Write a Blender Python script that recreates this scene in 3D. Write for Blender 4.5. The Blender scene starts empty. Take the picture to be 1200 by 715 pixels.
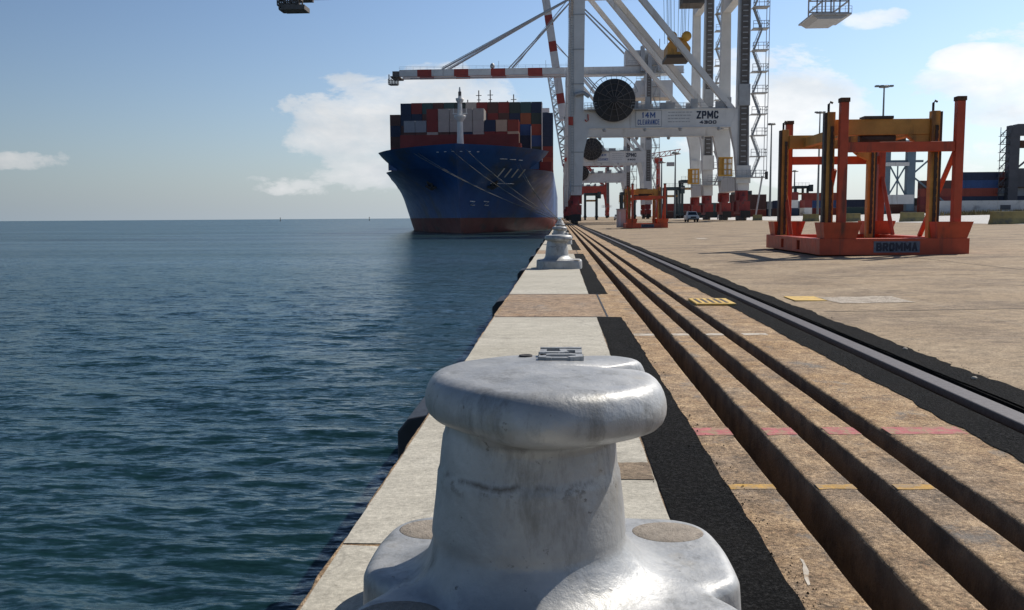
import bpy, math, random
import numpy as np
random.seed(7)
C = bpy.context.scene
COL = C.collection
R = math.radians

# ------------------------------------------------------------------ helpers
class MB:
    def __init__(self):
        self.v = []; self.f = []; self.s = []; self.m = []
    def add(self, vs, fs, smooth=False, mi=0):
        o = len(self.v)
        self.v += [tuple(map(float, p)) for p in vs]
        for f in fs:
            self.f.append(tuple(i + o for i in f)); self.s.append(smooth); self.m.append(mi)
    def box(self, x0, x1, y0, y1, z0, z1, mi=0):
        v = [(x, y, z) for z in (z0, z1) for y in (y0, y1) for x in (x0, x1)]
        self.add(v, [(0, 2, 3, 1), (4, 5, 7, 6), (0, 1, 5, 4), (2, 6, 7, 3), (0, 4, 6, 2), (1, 3, 7, 5)], False, mi)
        return self
    def frus(self, b, t, z0, z1):        # b, t = (x0,x1,y0,y1): a box that tapers
        v = [(x, y, z0) for y in b[2:] for x in b[:2]] + [(x, y, z1) for y in t[2:] for x in t[:2]]
        self.add(v, [(0, 2, 3, 1), (4, 5, 7, 6), (0, 1, 5, 4), (2, 6, 7, 3), (0, 4, 6, 2), (1, 3, 7, 5)])
        return self
    def bar(self, p, q, w, h=None, up=(0, 0, 1)):
        h = h or w
        p = np.array(p, float); q = np.array(q, float); d = q - p; d /= np.linalg.norm(d)
        u = np.array(up, float)
        if abs(d @ u) > .98: u = np.array((1., 0, 0))
        a = np.cross(d, u); a /= np.linalg.norm(a); b = np.cross(a, d)
        v = [c + a * sx * w / 2 + b * sy * h / 2 for c in (p, q) for sx, sy in ((-1, -1), (1, -1), (1, 1), (-1, 1))]
        self.add(v, [(3, 2, 1, 0), (4, 5, 6, 7), (0, 1, 5, 4), (1, 2, 6, 5), (2, 3, 7, 6), (3, 0, 4, 7)])
        return self
    def tube(self, pts, r, n=8):
        pts = [np.array(p, float) for p in pts]; k = len(pts)
        rr = r if hasattr(r, '__len__') else [r] * k
        v = []
        for i, p in enumerate(pts):
            d = pts[min(i + 1, k - 1)] - pts[max(i - 1, 0)]; d /= np.linalg.norm(d)
            u = np.array((0, 0, 1.)) if abs(d[2]) < .95 else np.array((1., 0, 0))
            a = np.cross(d, u); a /= np.linalg.norm(a); b = np.cross(d, a)
            v += [p + rr[i] * (a * math.cos(t) + b * math.sin(t)) for t in [2 * math.pi * j / n for j in range(n)]]
        f = [(i * n + j, i * n + (j + 1) % n, (i + 1) * n + (j + 1) % n, (i + 1) * n + j) for i in range(k - 1) for j in range(n)]
        self.add(v, f, True)
        self.add(v[:n], [tuple(range(n))]); self.add(v[-n:], [tuple(reversed(range(n)))])
        return self
    def lathe(self, prof, c=(0, 0, 0), axis='z', n=28):
        v = []
        for r, h in prof:
            for j in range(n):
                t = 2 * math.pi * j / n; x, y = r * math.cos(t), r * math.sin(t)
                v.append({'z': (c[0] + x, c[1] + y, c[2] + h), 'y': (c[0] + x, c[1] + h, c[2] + y), 'x': (c[0] + h, c[1] + x, c[2] + y)}[axis])
        f = [(i * n + j, i * n + (j + 1) % n, (i + 1) * n + (j + 1) % n, (i + 1) * n + j) for i in range(len(prof) - 1) for j in range(n)]
        self.add(v, f, True)
        k = (len(prof) - 1) * n
        if prof[0][0] > 1e-4: self.add(v[:n], [tuple(reversed(range(n)))])
        if prof[-1][0] > 1e-4: self.add(v[k:], [tuple(range(n))])
        return self
    def prism(self, poly, a0, a1, plane='xz'):
        k = len(poly)
        def P(u, w, a): return {'xz': (u, a, w), 'xy': (u, w, a), 'yz': (a, u, w)}[plane]
        v = [P(u, w, a0) for u, w in poly] + [P(u, w, a1) for u, w in poly]
        f = [tuple(range(k)), tuple(reversed(range(k, 2 * k)))] + [(i, i + k, (i + 1) % k + k, (i + 1) % k) for i in range(k)]
        self.add(v, f)
        return self
    def rail(self, p, q, n=4, h=1.1, r=.045):
        p = np.array(p, float); q = np.array(q, float)
        for k in range(n + 1):
            c = p + (q - p) * k / n; self.bar(c, c + [0, 0, h], r * 1.3)
        for hh in (h, h * .55): self.bar(p + [0, 0, hh], q + [0, 0, hh], r * 1.3)
        return self
    def mesh(self, name, mats):
        me = bpy.data.meshes.new(name)
        me.from_pydata(self.v, [], self.f); me.validate(); 
        for m in (mats if isinstance(mats, (list, tuple)) else [mats]): me.materials.append(m)
        if len(me.polygons) == len(self.s):
            me.polygons.foreach_set('use_smooth', self.s); me.polygons.foreach_set('material_index', self.m)
        import bmesh
        bm = bmesh.new(); bm.from_mesh(me); bmesh.ops.recalc_face_normals(bm, faces=bm.faces); bm.to_mesh(me); bm.free()
        return me
    def build(self, name, mats, parent=None, bevel=0):
        o = bpy.data.objects.new(name, self.mesh(name, mats)); COL.objects.link(o)
        if parent: o.parent = parent
        if bevel:
            b = o.modifiers.new('bevel', 'BEVEL'); b.width = bevel; b.segments = 2; b.limit_method = 'ANGLE'; b.angle_limit = R(40)
        return o

def tag(o, label, cat, group=None, kind=None):
    o['label'] = label; o['category'] = cat
    if group: o['group'] = group
    if kind: o['kind'] = kind
    return o
def empty(name, loc, label, cat, group=None, rz=0):
    o = bpy.data.objects.new(name, None); COL.objects.link(o); o.empty_display_size = .2
    o.location = loc; o.rotation_euler = (0, 0, rz)
    return tag(o, label, cat, group)
def struct(name, mb, mats):
    o = mb.build(name, mats); o['kind'] = 'structure'; return o
def children(o): return [c for c in bpy.data.objects if c.parent == o]
def dup(root, loc, label=None, rz=None, kids=None):
    r = root.copy(); COL.objects.link(r); r.location = loc
    if rz is not None: r.rotation_euler = (0, 0, rz)
    if label: r['label'] = label
    for ch in children(root):
        c = ch.copy(); COL.objects.link(c); c.parent = r
        for g in children(ch):
            d = g.copy(); COL.objects.link(d); d.parent = c
    return r
STROKES = {   # letters as strokes on a 0..1 grid, for heavy sign-writing
 'B': [[(0, 0), (0, 1)], [(0, 1), (.75, 1), (.9, .85), (.9, .65), (.75, .52), (0, .52)], [(.75, .52), (1, .36), (1, .15), (.85, 0), (0, 0)]], 'R': [[(0, 0), (0, 1), (.8, 1), (1, .86), (1, .62), (.8, .48), (0, .48)], [(.5, .48), (1, 0)]],
 'O': [[(.2, 0), (0, .2), (0, .8), (.2, 1), (.8, 1), (1, .8), (1, .2), (.8, 0), (.2, 0)]], 'M': [[(0, 0), (0, 1), (.5, .3), (1, 1), (1, 0)]], 'A': [[(0, 0), (.5, 1), (1, 0)], [(.2, .33), (.8, .33)]],
 'Z': [[(0, 1), (1, 1), (0, 0), (1, 0)]], 'P': [[(0, 0), (0, 1), (.85, 1), (1, .85), (1, .6), (.85, .45), (0, .45)]], 'C': [[(1, .8), (.8, 1), (.2, 1), (0, .8), (0, .2), (.2, 0), (.8, 0), (1, .2)]],
 'L': [[(0, 1), (0, 0), (.95, 0)]], 'E': [[(1, 1), (0, 1), (0, 0), (1, 0)], [(0, .52), (.8, .52)]], 'N': [[(0, 0), (0, 1), (1, 0), (1, 1)]],
 '1': [[(.2, .78), (.5, 1), (.5, 0)]], '4': [[(.75, 0), (.75, 1), (0, .35), (1, .35)]], '3': [[(0, 1), (.85, 1), (1, .85), (1, .62), (.85, .52), (.3, .52)], [(.85, .52), (1, .38), (1, .15), (.85, 0), (0, 0)]],
 '0': [[(.2, 0), (0, .2), (0, .8), (.2, 1), (.8, 1), (1, .8), (1, .2), (.8, 0), (.2, 0)]], '5': [[(.95, 1), (.08, 1), (.02, .56), (.75, .6), (1, .45), (1, .15), (.8, 0), (0, 0)]]}
def lettering(s, h, w, gap, th, c, mat, parent, plane='xz', ext=.01, name='lettering'):
    """heavy block letters centred on c; plane xz faces -Y, plane 'side' lies flat and reads from the sea"""
    mb = MB(); ws = [w * (1.32 if ch == 'M' else .55 if ch == '1' else 1) for ch in s]; W = sum(ws) + (len(s) - 1) * gap; k = 0; x0 = -W / 2 - gap; w = 0
    for i, ch in enumerate(s):
        x0 += w + gap; w = ws[i]
        for st in STROKES[ch]:
            for a, b in zip(st[:-1], st[1:]):
                p = np.array((x0 + th / 2 + a[0] * (w - th), th / 2 + a[1] * (h - th) - h / 2)); q = np.array((x0 + th / 2 + b[0] * (w - th), th / 2 + b[1] * (h - th) - h / 2))
                d = (q - p) / np.linalg.norm(q - p) * th * .5; p, q = p - d, q + d; e = ext * (1 + .03 * (k % 7)); k += 1
                if plane == 'xz': mb.bar((c[0] + p[0], c[1] - e / 2, c[2] + p[1]), (c[0] + q[0], c[1] - e / 2, c[2] + q[1]), e, th, (0, 0, 1) if abs(d[1]) < abs(d[0]) else (1, 0, 0)) if False else mb.add(*slab(p, q, th, e, c))
                else: 
                    v, f = slab(p, q, th, e, (0, 0, 0)); mb.add([(c[0] + z, c[1] - x, c[2] - y) for x, y, z in v], f)
    return mb.build(name, mat, parent)
def slab(p, q, th, e, c):
    d = (q - p) / np.linalg.norm(q - p); n = np.array((-d[1], d[0])) * th / 2
    o = [p - n, q - n, q + n, p + n]
    v = [(c[0] + a[0], c[1], c[2] + a[1]) for a in o] + [(c[0] + a[0], c[1] - e, c[2] + a[1]) for a in o]
    return v, [(0, 1, 2, 3), (7, 6, 5, 4)] + [(i, (i + 1) % 4, (i + 1) % 4 + 4, i + 4) for i in range(4)]

# ------------------------------------------------------------------ materials
def newmat(name):
    m = bpy.data.materials.new(name); m.use_nodes = True
    n = m.node_tree.nodes; l = m.node_tree.links
    return m, n, l, n['Principled BSDF']
class NT:
    """small wrapper round one node tree"""
    def __init__(self, n, l): self.n = n; self.l = l
    def new(self, t, **k):
        x = self.n.new(t)
        for a, b in k.items(): setattr(x, a, b)
        return x
    def put(self, sock, val):
        if hasattr(val, 'is_linked') or hasattr(val, 'links'): self.l.new(val, sock)
        else: sock.default_value = val
    def coord(self, scale=(1, 1, 1), loc=(0, 0, 0), what='Object', rot=(0, 0, 0)):
        t = self.new('ShaderNodeTexCoord'); m = self.new('ShaderNodeMapping')
        m.inputs['Scale'].default_value = scale; m.inputs['Location'].default_value = loc; m.inputs['Rotation'].default_value = rot
        self.l.new(t.outputs[what], m.inputs['Vector']); return m.outputs['Vector']
    def noise(self, vec, scale, detail=6, rough=.6, dist=0):
        x = self.new('ShaderNodeTexNoise'); x.inputs['Scale'].default_value = scale
        x.inputs['Detail'].default_value = detail; x.inputs['Roughness'].default_value = rough; x.inputs['Distortion'].default_value = dist
        self.l.new(vec, x.inputs['Vector']); return x.outputs['Fac']
    def ramp(self, fac, stops):
        x = self.new('ShaderNodeValToRGB'); self.l.new(fac, x.inputs['Fac']); e = x.color_ramp.elements
        while len(e) < len(stops): e.new(.5)
        for i, (p, c) in enumerate(stops):
            e[i].position = p; e[i].color = (c, c, c, 1) if not hasattr(c, '__len__') else (*c[:3], 1)
        return x.outputs['Color']
    def mix(self, fac, a, b, mode='MIX'):
        x = self.new('ShaderNodeMix', data_type='RGBA', blend_type=mode, clamp_factor=True)
        self.put(x.inputs[0], fac)
        for s, v in ((x.inputs[6], a), (x.inputs[7], b)):
            self.put(s, (*v[:3], 1) if isinstance(v, (tuple, list)) else v)
        return x.outputs[2]
    def math(self, op, a, b=0.0, c=0.0, clamp=False):
        x = self.new('ShaderNodeMath', operation=op, use_clamp=clamp)
        self.put(x.inputs[0], a); self.put(x.inputs[1], b)
        if op in ('MULTIPLY_ADD',): self.put(x.inputs[2], c)
        return x.outputs[0]
    def bump(self, h, strength, dist=.01, normal=None):
        x = self.new('ShaderNodeBump'); x.inputs['Strength'].default_value = strength; x.inputs['Distance'].default_value = dist
        self.l.new(h, x.inputs['Height'])
        if normal: self.l.new(normal, x.inputs['Normal'])
        return x.outputs['Normal']
def mul(c, k): return tuple(min(1, x * k) for x in c)

def mat(name, col, rough=.6, metal=0., var=.18, scale=3., bump=.0, bscale=40., dirt=None, dcov=.6, dscale=2., streak=False, dist=.01):
    m, n, l, b = newmat(name); t = NT(n, l); v = t.coord()
    c = t.mix(t.ramp(t.noise(v, scale, 8), [(.3, 0.), (.7, 1.)]), mul(col, 1 - var), mul(col, 1 + var))
    if dirt:
        vv = t.coord((1, 1, .12)) if streak else v
        c = t.mix(t.ramp(t.noise(vv, dscale, 10, .65), [(dcov - .04, 0.), (dcov + .1, 1.)]), c, dirt)
    l.new(c, b.inputs['Base Color'])
    b.inputs['Metallic'].default_value = metal
    l.new(t.ramp(t.noise(v, scale * 2.3, 6), [(.25, max(0, rough - .1)), (.75, min(1, rough + .1))]), b.inputs['Roughness'])
    if bump: l.new(t.bump(t.noise(v, bscale, 8), bump, dist), b.inputs['Normal'])
    return m

M = {}
def ground(name, a, b2, stain, scov, speck=.25, sscale=260., bump=.5, stretch=(1, 1, 1), joints=None, dark=None, crack=False, pits=.5, grey=None):
    m, n, l, b = newmat(name); t = NT(n, l); v = t.coord()
    vs = t.coord(stretch)
    c = t.mix(t.ramp(t.noise(vs, .9, 8, .62), [(.3, 0.), (.7, 1.)]), a, b2)
    c = t.mix(t.ramp(t.noise(t.coord(stretch, (7, 3, 0)), 2.6, 10, .7), [(scov, 0.), (scov + .12, 1.)]), c, stain)
    if dark:
        c = t.mix(t.ramp(t.noise(t.coord((1., 1.1, 1), (1, 9, 0)), .42, 12, .74), [(.47, 0.), (.62, .85)]), c, dark)
    c = t.mix(min(1, speck * 1.45), c, t.ramp(t.noise(v, 46., 5, .75), [(.33, .05), (.5, .48), (.67, .97)]), 'OVERLAY')
    c = t.mix(min(1, speck * 1.5), c, t.ramp(t.noise(v, sscale, 3, .8), [(.36, .02), (.5, .5), (.64, 1.)]), 'OVERLAY')
    c = t.mix(min(1, speck * 1.35), c, t.ramp(t.noise(t.coord(stretch, (2, 2, 0)), 7., 10, .75), [(.32, .06), (.5, .5), (.68, .97)]), 'OVERLAY')
    if grey: c = t.mix(t.ramp(t.noise(t.coord((1, .7, 1), (4, 6, 0)), 2.3, 10, .74), [(.56, 0.), (.64, .7)]), c, grey)
    if pits:
        c = t.mix(t.ramp(t.noise(t.coord((1, 1, 1), (3, 8, 0)), 21., 4, .68), [(.615, 0.), (.665, pits)]), c, mul(stain, .36))
        c = t.mix(t.ramp(t.noise(t.coord((1, 1, 1), (8, 1, 0)), 27., 4, .66), [(.61, 0.), (.66, pits * .8)]), c, mul(b2, 1.5))
        c = t.mix(t.ramp(t.noise(t.coord((1, 1, 1), (2, 5, 0)), 5.2, 12, .78), [(.605, 0.), (.66, pits)]), c, mul(stain, .5))
    if crack:
        vo = t.new('ShaderNodeTexVoronoi', feature='DISTANCE_TO_EDGE'); vo.inputs['Scale'].default_value = .45
        wv = t.new('ShaderNodeVectorMath', operation='ADD'); l.new(v, wv.inputs[0])
        nz = t.new('ShaderNodeTexNoise'); nz.inputs['Scale'].default_value = 1.4; nz.inputs['Detail'].default_value = 6; l.new(v, nz.inputs['Vector'])
        l.new(nz.outputs['Color'], wv.inputs[1]); l.new(wv.outputs[0], vo.inputs['Vector'])
        c = t.mix(t.ramp(vo.outputs['Distance'], [(0., .55), (.006, 0.)]), c, stain)
    if joints:
        br = t.new('ShaderNodeTexBrick'); br.offset = 0; br.inputs['Scale'].default_value = 1
        br.inputs['Brick Width'].default_value = joints[0]; br.inputs['Row Height'].default_value = joints[1]
        br.inputs['Mortar Size'].default_value = .012; br.inputs['Mortar Smooth'].default_value = .3; l.new(t.coord(loc=(1.3, 2.2, 0)), br.inputs['Vector'])
        c = t.mix(t.math('MULTIPLY', br.outputs['Fac'], .55), c, joints[2])
    l.new(c, b.inputs['Base Color']); b.inputs['Roughness'].default_value = .88; b.inputs['Specular IOR Level'].default_value = .25
    h = t.math('ADD', t.noise(v, 60., 6, .75), t.math('MULTIPLY', t.noise(v, 9., 8, .7), .9))
    l.new(t.bump(h, bump, .012), b.inputs['Normal'])
    return m
M['old_concrete'] = ground('old_concrete', (.345, .222, .115), (.43, .31, .198), (.22, .18, .14), .57, .5, pits=.8, grey=(.20, .195, .185), bump=1., dark=(.21, .165, .125))
M['new_concrete'] = ground('new_concrete', (.385, .362, .302), (.475, .45, .385), (.26, .245, .21), .585, .17, bump=.3, stretch=(.6, 1.2, 1), crack=True, pits=.25)
M['apron'] = ground('apron_concrete', (.285, .213, .138), (.35, .275, .19), (.215, .162, .108), .57, .3, bump=.6, stretch=(.85, 1., 1), joints=(6.2, 5.5, (.35, .30, .24)), dark=(.17, .13, .095))
M['brown_pad'] = ground('worn_concrete', (.30, .205, .13), (.37, .275, .19), (.34, .17, .07), .60, .45, pits=.7, grey=(.24, .22, .20), bump=.7, dark=(.23, .18, .14))
M['patch'] = ground('patched_concrete', (.37, .32, .26), (.43, .38, .32), (.29, .23, .17), .56, .4)
M['joint'] = mat('joint_sealant', (.14, .11, .08), .9, 0, .4, 3)
M['road'] = ground('pale_road', (.48, .47, .45), (.53, .52, .50), (.4, .39, .37), .62, .15)
def asphalt():
    m, n, l, b = newmat('asphalt'); t = NT(n, l); v = t.coord()
    c = t.ramp(t.noise(v, 70., 6, .8), [(.38, .002), (.5, .008), (.64, .055)])
    c = t.mix(t.ramp(t.noise(v, 1.7, 8), [(.4, 0.), (.75, .4)]), c, (.03, .027, .024))
    l.new(c, b.inputs['Base Color']); b.inputs['Roughness'].default_value = .92; b.inputs['Specular IOR Level'].default_value = .08
    l.new(t.bump(t.noise(v, 60., 5, .8), 1., .03), b.inputs['Normal']); return m
M['asphalt'] = asphalt()
M['slot_shade'] = mat('shaded_slot_concrete', (.17, .12, .078), .95, 0, .4, 5, .9, 60, (.09, .065, .045), .52, 4)  # deck concrete again, its colour darkened to paint in the shade of the slots
M['quay_side'] = mat('quay_side', (.16, .14, .12), .9, 0, .3, 1.2, .6, 20, (.03, .035, .03), .5, 1.5)
M['pink_paint'] = mat('pink_paint', (.40, .115, .12), .85, 0, .3, 14, .5, 60, (.31, .21, .13), .49, 16)
M['yellow_paint'] = mat('yellow_line_paint', (.46, .27, .06), .85, 0, .3, 14, .5, 60, (.31, .22, .13), .50, 16)
M['white_paint'] = mat('white_line_paint', (.50, .45, .38), .85, 0, .2, 14, .5, 60, (.31, .23, .15), .53, 11)
M['rail_steel'] = mat('rail_steel', (.085, .077, .08), .62, .2, .3, 30, .2, 120)
M['rust'] = mat('rusty_steel', (.10, .055, .035), .85, .2, .4, 12, .5, 60)
M['grate'] = mat('yellow_plate', (.60, .40, .10), .7, 0, .25, 6, .2, 40, (.30, .20, .11), .6, 5)
M['rubber'] = mat('black_rubber', (.012, .013, .016), .6, 0, .3, 5, .3, 30)
M['fender_face'] = mat('fender_facing', (.028, .032, .04), .5, 0, .3, 4, .2, 30)
def silver():
    m, n, l, b = newmat('silver_paint'); t = NT(n, l); v = t.coord()
    c = t.mix(t.ramp(t.noise(v, 3.2, 9, .65), [(.3, 0.), (.72, 1.)]), (.27, .28, .285), (.50, .505, .50))
    c = t.mix(t.ramp(t.noise(t.coord((1, 1, .3), (3, 1, 2)), 7., 10, .75), [(.52, 0.), (.66, .85)]), c, (.19, .19, .18))
    c = t.mix(t.ramp(t.noise(t.coord((1, 1, 1), (9, 4, 2)), 24., 8, .7), [(.63, 0.), (.69, .85)]), c, (.09, .085, .08))
    c = t.mix(t.ramp(t.noise(t.coord((1, 1, .6), (5, 4, 7)), 4.5, 6, .6), [(.60, 0.), (.72, .45)]), c, (.34, .30, .23))
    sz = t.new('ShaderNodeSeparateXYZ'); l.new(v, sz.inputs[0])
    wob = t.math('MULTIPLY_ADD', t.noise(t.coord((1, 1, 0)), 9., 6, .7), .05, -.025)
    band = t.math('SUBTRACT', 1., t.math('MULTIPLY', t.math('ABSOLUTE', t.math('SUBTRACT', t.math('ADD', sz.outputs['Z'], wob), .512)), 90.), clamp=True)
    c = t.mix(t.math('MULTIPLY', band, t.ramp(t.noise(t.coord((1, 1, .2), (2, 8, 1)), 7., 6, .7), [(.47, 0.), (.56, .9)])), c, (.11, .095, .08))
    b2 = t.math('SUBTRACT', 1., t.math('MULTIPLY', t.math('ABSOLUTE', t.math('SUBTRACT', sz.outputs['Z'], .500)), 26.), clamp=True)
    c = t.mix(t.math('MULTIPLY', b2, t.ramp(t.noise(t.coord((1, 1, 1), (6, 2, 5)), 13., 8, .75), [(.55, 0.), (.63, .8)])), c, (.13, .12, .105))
    l.new(c, b.inputs['Base Color']); b.inputs['Metallic'].default_value = .33
    l.new(t.ramp(t.noise(v, 11., 8, .7), [(.25, .38), (.75, .60)]), b.inputs['Roughness'])
    h = t.math('ADD', t.noise(v, 26., 8, .6), t.math('MULTIPLY', t.noise(v, 120., 4, .7), .22))
    l.new(t.bump(h, .30, .011), b.inputs['Normal']); return m
M['silver'] = silver()
M['plug'] = mat('plug_mortar', (.27, .235, .195), .9, 0, .3, 16, .7, 90, (.12, .10, .085), .62, 14)
M['pit'] = mat('dark_pit', (.05, .05, .055), .8)
M['stand_red'] = mat('orange_red_paint', (.47, .072, .028), .55, 0, .2, 2.2, .15, 30, (.14, .045, .03), .60, 2.6, True)
M['stand_yellow'] = mat('ochre_paint', (.52, .27, .06), .6, 0, .2, 2., .15, 30, (.10, .055, .03), .58, 2.4, True)
M['dark_steel'] = mat('dark_greasy_steel', (.060, .045, .036), .6, .2, .4, 6, .3, 30)
M['navy'] = mat('navy_lettering', (.012, .02, .045), .5)
M['sign_blue'] = mat('faded_blue_plate', (.13, .16, .21), .6, 0, .3, 9, 0, 30, (.22, .06, .04), .62, 6)
M['crane_white'] = mat('crane_white_paint', (.63, .63, .62), .5, 0, .09, .5, 0, 30, (.42, .39, .35), .62, .7, True)
M['crane_grey'] = mat('crane_grey_steel', (.36, .37, .38), .5, .2, .12, 1., 0, 30)
M['tray'] = mat('cable_tray_dark', (.115, .105, .10), .7, 0, .3, 1.)
M['black'] = mat('black_steel', (.018, .018, .02), .6, 0, .3, 2.)
M['crane_red'] = mat('crane_red_paint', (.42, .055, .035), .55, 0, .2, .8, 0, 30, (.10, .05, .045), .6, .9)
M['boom_red'] = mat('boom_red_paint', (.30, .04, .028), .5, 0, .15, .6)
M['bogie'] = mat('bogie_red', (.30, .04, .035), .6, 0, .3, 1.1, 0, 30, (.05, .035, .035), .54, 1.1)
M['lift_yellow'] = mat('yellow_cage_paint', (.62, .33, .05), .5, 0, .15, 1.2)
M['blue_letter'] = mat('blue_lettering', (.03, .09, .28), .5)
M['hull_blue'] = mat('hull_blue', (.022, .080, .235), .4, 0, .22, .25, .08, .9, (.055, .075, .11), .57, .22, True)
M['hull_red'] = mat('hull_antifouling', (.15, .036, .028), .6, 0, .2, .2, 0, 2, (.07, .04, .035), .58, .3)
M['ship_red'] = mat('ship_red_oxide', (.16, .022, .02), .6, 0, .2, .3)
M['ship_white'] = mat('ship_white', (.72, .71, .69), .5, 0, .08, .6)
M['rope'] = mat('mooring_rope', (.20, .19, .15), .9, 0, .2, 3)
M['beam_blue'] = mat('gantry_blue_grey', (.13, .19, .24), .55, 0, .15, .4)
M['gantry_dark'] = mat('gantry_dark_grey', (.075, .085, .105), .6, 0, .2, .4)
M['barrier'] = mat('yellowed_barrier_concrete', (.27, .225, .10), .9, 0, .25, .9, .4, 10, (.15, .14, .11), .56, 1.2)
M['wall_white'] = mat('pale_wall', (.55, .56, .57), .8, 0, .12, .3, 0, 5, (.3, .31, .33), .58, .4)
M['glass'] = mat('dark_glass', (.02, .03, .04), .1, 0, .1)
M['tyre'] = mat('tyre_rubber', (.015, .015, .016), .85)
M['lamp_grey'] = mat('galvanised_pole', (.16, .17, .17), .5, .4, .1)
M['scrub'] = mat('dry_scrub', (.20, .17, .085), .95, 0, .4, 2)
M['blue_paint'] = mat('blue_tank_paint', (.05, .13, .28), .4, 0, .1)
M['carrier'] = mat('carrier_dark_green', (.03, .05, .055), .6, 0, .25, .6)
M['booth'] = mat('booth_panel', (.50, .43, .40), .7, 0, .1, 1.)
M['pile_grey'] = mat('steel_marker', (.1, .1, .1), .7)

# ------------------------------------------------------------------ quay deck
EDGE = -.82
Y0, Y1 = -14., 900.
SP = 18.8                                   # bollard spacing
BY = [2.45 + SP * k for k in range(16)]
SLOTS = [(.952, 1.124), (1.305, 1.466), (1.655, 1.80)]
def gz(x): return .015 * (min(x, 130.) - 3.3) if x > 3.3 else 0.
rng = np.random.RandomState(3)
def ysteps(y0, y1):
    ys = [y0]
    while ys[-1] < y1:
        y = ys[-1]; d = max(abs(y), 1.)
        ys.append(y + max(.035, min(.012 * d, 40)))
    ys[-1] = y1
    return np.array(ys)
def wander(ys, amp, fine):
    """slow drift plus chipped edge"""
    a = np.interp(ys, np.arange(-20, 960, .9), rng.normal(0, amp, int(980 / .9) + 1)[:len(np.arange(-20, 960, .9))])
    b = np.interp(ys, np.arange(-20, 960, .11), rng.normal(0, fine, len(np.arange(-20, 960, .11))))
    return a + b
def deck_strip(mb, x0, x1, ys, chip0=0., chip1=0., depth=.42, round1=.0):
    """one beam of the deck: top, both sides; the right-hand lip of a slot is worn round"""
    xl = x0 + wander(ys, chip0, chip0 * .8); xr = x1 + wander(ys, chip1, chip1 * .8)
    rows = []
    rd = round1 * (.7 + np.abs(wander(ys, .3, .5)))
    for i, y in enumerate(ys):
        r = max(0.001, rd[i])
        rows.append([(xl[i], y, -depth), (xl[i], y, -.10 - r), (xl[i] + r * .1, y, -r * 1.1), (xl[i] + r, y, -.2 * r), (xl[i] + 2.0 * r, y, 0),
                     (xr[i] - .012, y, 0), (xr[i] - .003, y, -.003), (xr[i], y, -.014), (xr[i], y, -depth)])
    k = len(rows[0]); v = [p for r in rows for p in r]
    for a in range(len(rows) - 1):
        for j in range(k - 1):
            i = a * k + j
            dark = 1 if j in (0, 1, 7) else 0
            mb.add([], [])
            mb.f.append((i, i + 1, i + k + 1, i + k)); mb.s.append(j in (1, 2, 3)); mb.m.append(dark)
    mb.v += [tuple(map(float, p)) for p in v]
    return mb
ys = ysteps(Y0, Y1)
s = MB(); deck_strip(s, EDGE, SLOTS[0][0], ys, .004, .0015, .42, .006); struct('quay_edge_deck', s, [M['old_concrete'], M['slot_shade']])
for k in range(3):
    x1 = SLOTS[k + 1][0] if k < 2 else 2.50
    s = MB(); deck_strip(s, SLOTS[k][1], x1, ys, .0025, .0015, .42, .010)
    struct('cable_slot_beam', s, [M['old_concrete'], M['slot_shade']])
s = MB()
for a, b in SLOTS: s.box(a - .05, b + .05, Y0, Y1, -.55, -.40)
struct('cable_slot_floor', s, M['slot_shade'])
s = MB().box(EDGE + .03, 3.0, Y0, Y1, -6, -.5); struct('quay_wall', s, M['quay_side'])
s = MB().box(EDGE + .012, EDGE + .5, Y0, Y1, -.62, -.42); struct('quay_cope', s, M['quay_side'])

def sheet(mb, x0, x1, y0, y1, z, rag=(0, 0, 0, 0)):
    """a thin laid patch whose four edges may be ragged (left, right, near, far)"""
    yy = ysteps(y0, y1) if y1 > y0 else None
    if len(yy) < 4: yy = np.linspace(y0, y1, 5)
    xl = x0 + wander(yy, rag[0], rag[0] * .6); xr = x1 + wander(yy, rag[1], rag[1] * .6)
    nx = 9
    v = []
    jn = rng.normal(0, 1, nx) * rag[2]; jf = rng.normal(0, 1, nx) * rag[3]
    for i, y in enumerate(yy):
        for j in range(nx):
            q = j / (nx - 1)
            v.append((xl[i] * (1 - q) + xr[i] * q, y + (jn[j] if i == 0 else jf[j] if i == len(yy) - 1 else 0), z))
    f = [(i * nx + j, i * nx + j + 1, (i + 1) * nx + j + 1, (i + 1) * nx + j) for i in range(len(yy) - 1) for j in range(nx - 1)]
    mb.add(v, f); return mb
pale, strip, gap = MB(), MB(), MB()
for k in range(-1, 16):
    b0 = 14.0 + SP * (k - 1); b1 = 10.74 + SP * k           # pale pad round bollard k
    if b1 < -2: continue
    b0 = max(b0, -13.)
    # the pad has sawn joints across it
    cuts = [b0, 2.45 + SP * k + .72, b1] if k == 0 else [b0, b1]
    for a, b in zip(cuts[:-1], cuts[1:]):
        sheet(pale, EDGE + .016, .43, a + .012, b - .012, .004, (.002, .004, .004, .004))
    sheet(strip, .436, .735, b0, b1, .006, (.003, .007, .006, .006))
    gap.box(EDGE + .02, .62, b1 - .004, b1 + .05, .001, .003); gap.box(EDGE + .02, .62, b1 + 3.2, b1 + 3.25, .001, .003)
    gap.box(.55, .575, b1 + .05, b1 + 3.2, .001, .003)
struct('bollard_pad', pale, M['new_concrete']); struct('asphalt_strip', strip, M['asphalt']); struct('pad_joint', gap, M['black'])
wp = MB()
for k in range(0, 15): sheet(wp, EDGE + .03, .535, 10.80 + SP * k, 13.93 + SP * k, .004, (.012, .004, .004, .004))
struct('worn_pad', wp, M['brown_pad'])
pi = MB(); sheet(pi, .16, .425, 4.02, 4.30, .008, (.004, .004, .004, .004)); struct('mortar_patch', pi, M['apron'])
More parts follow.
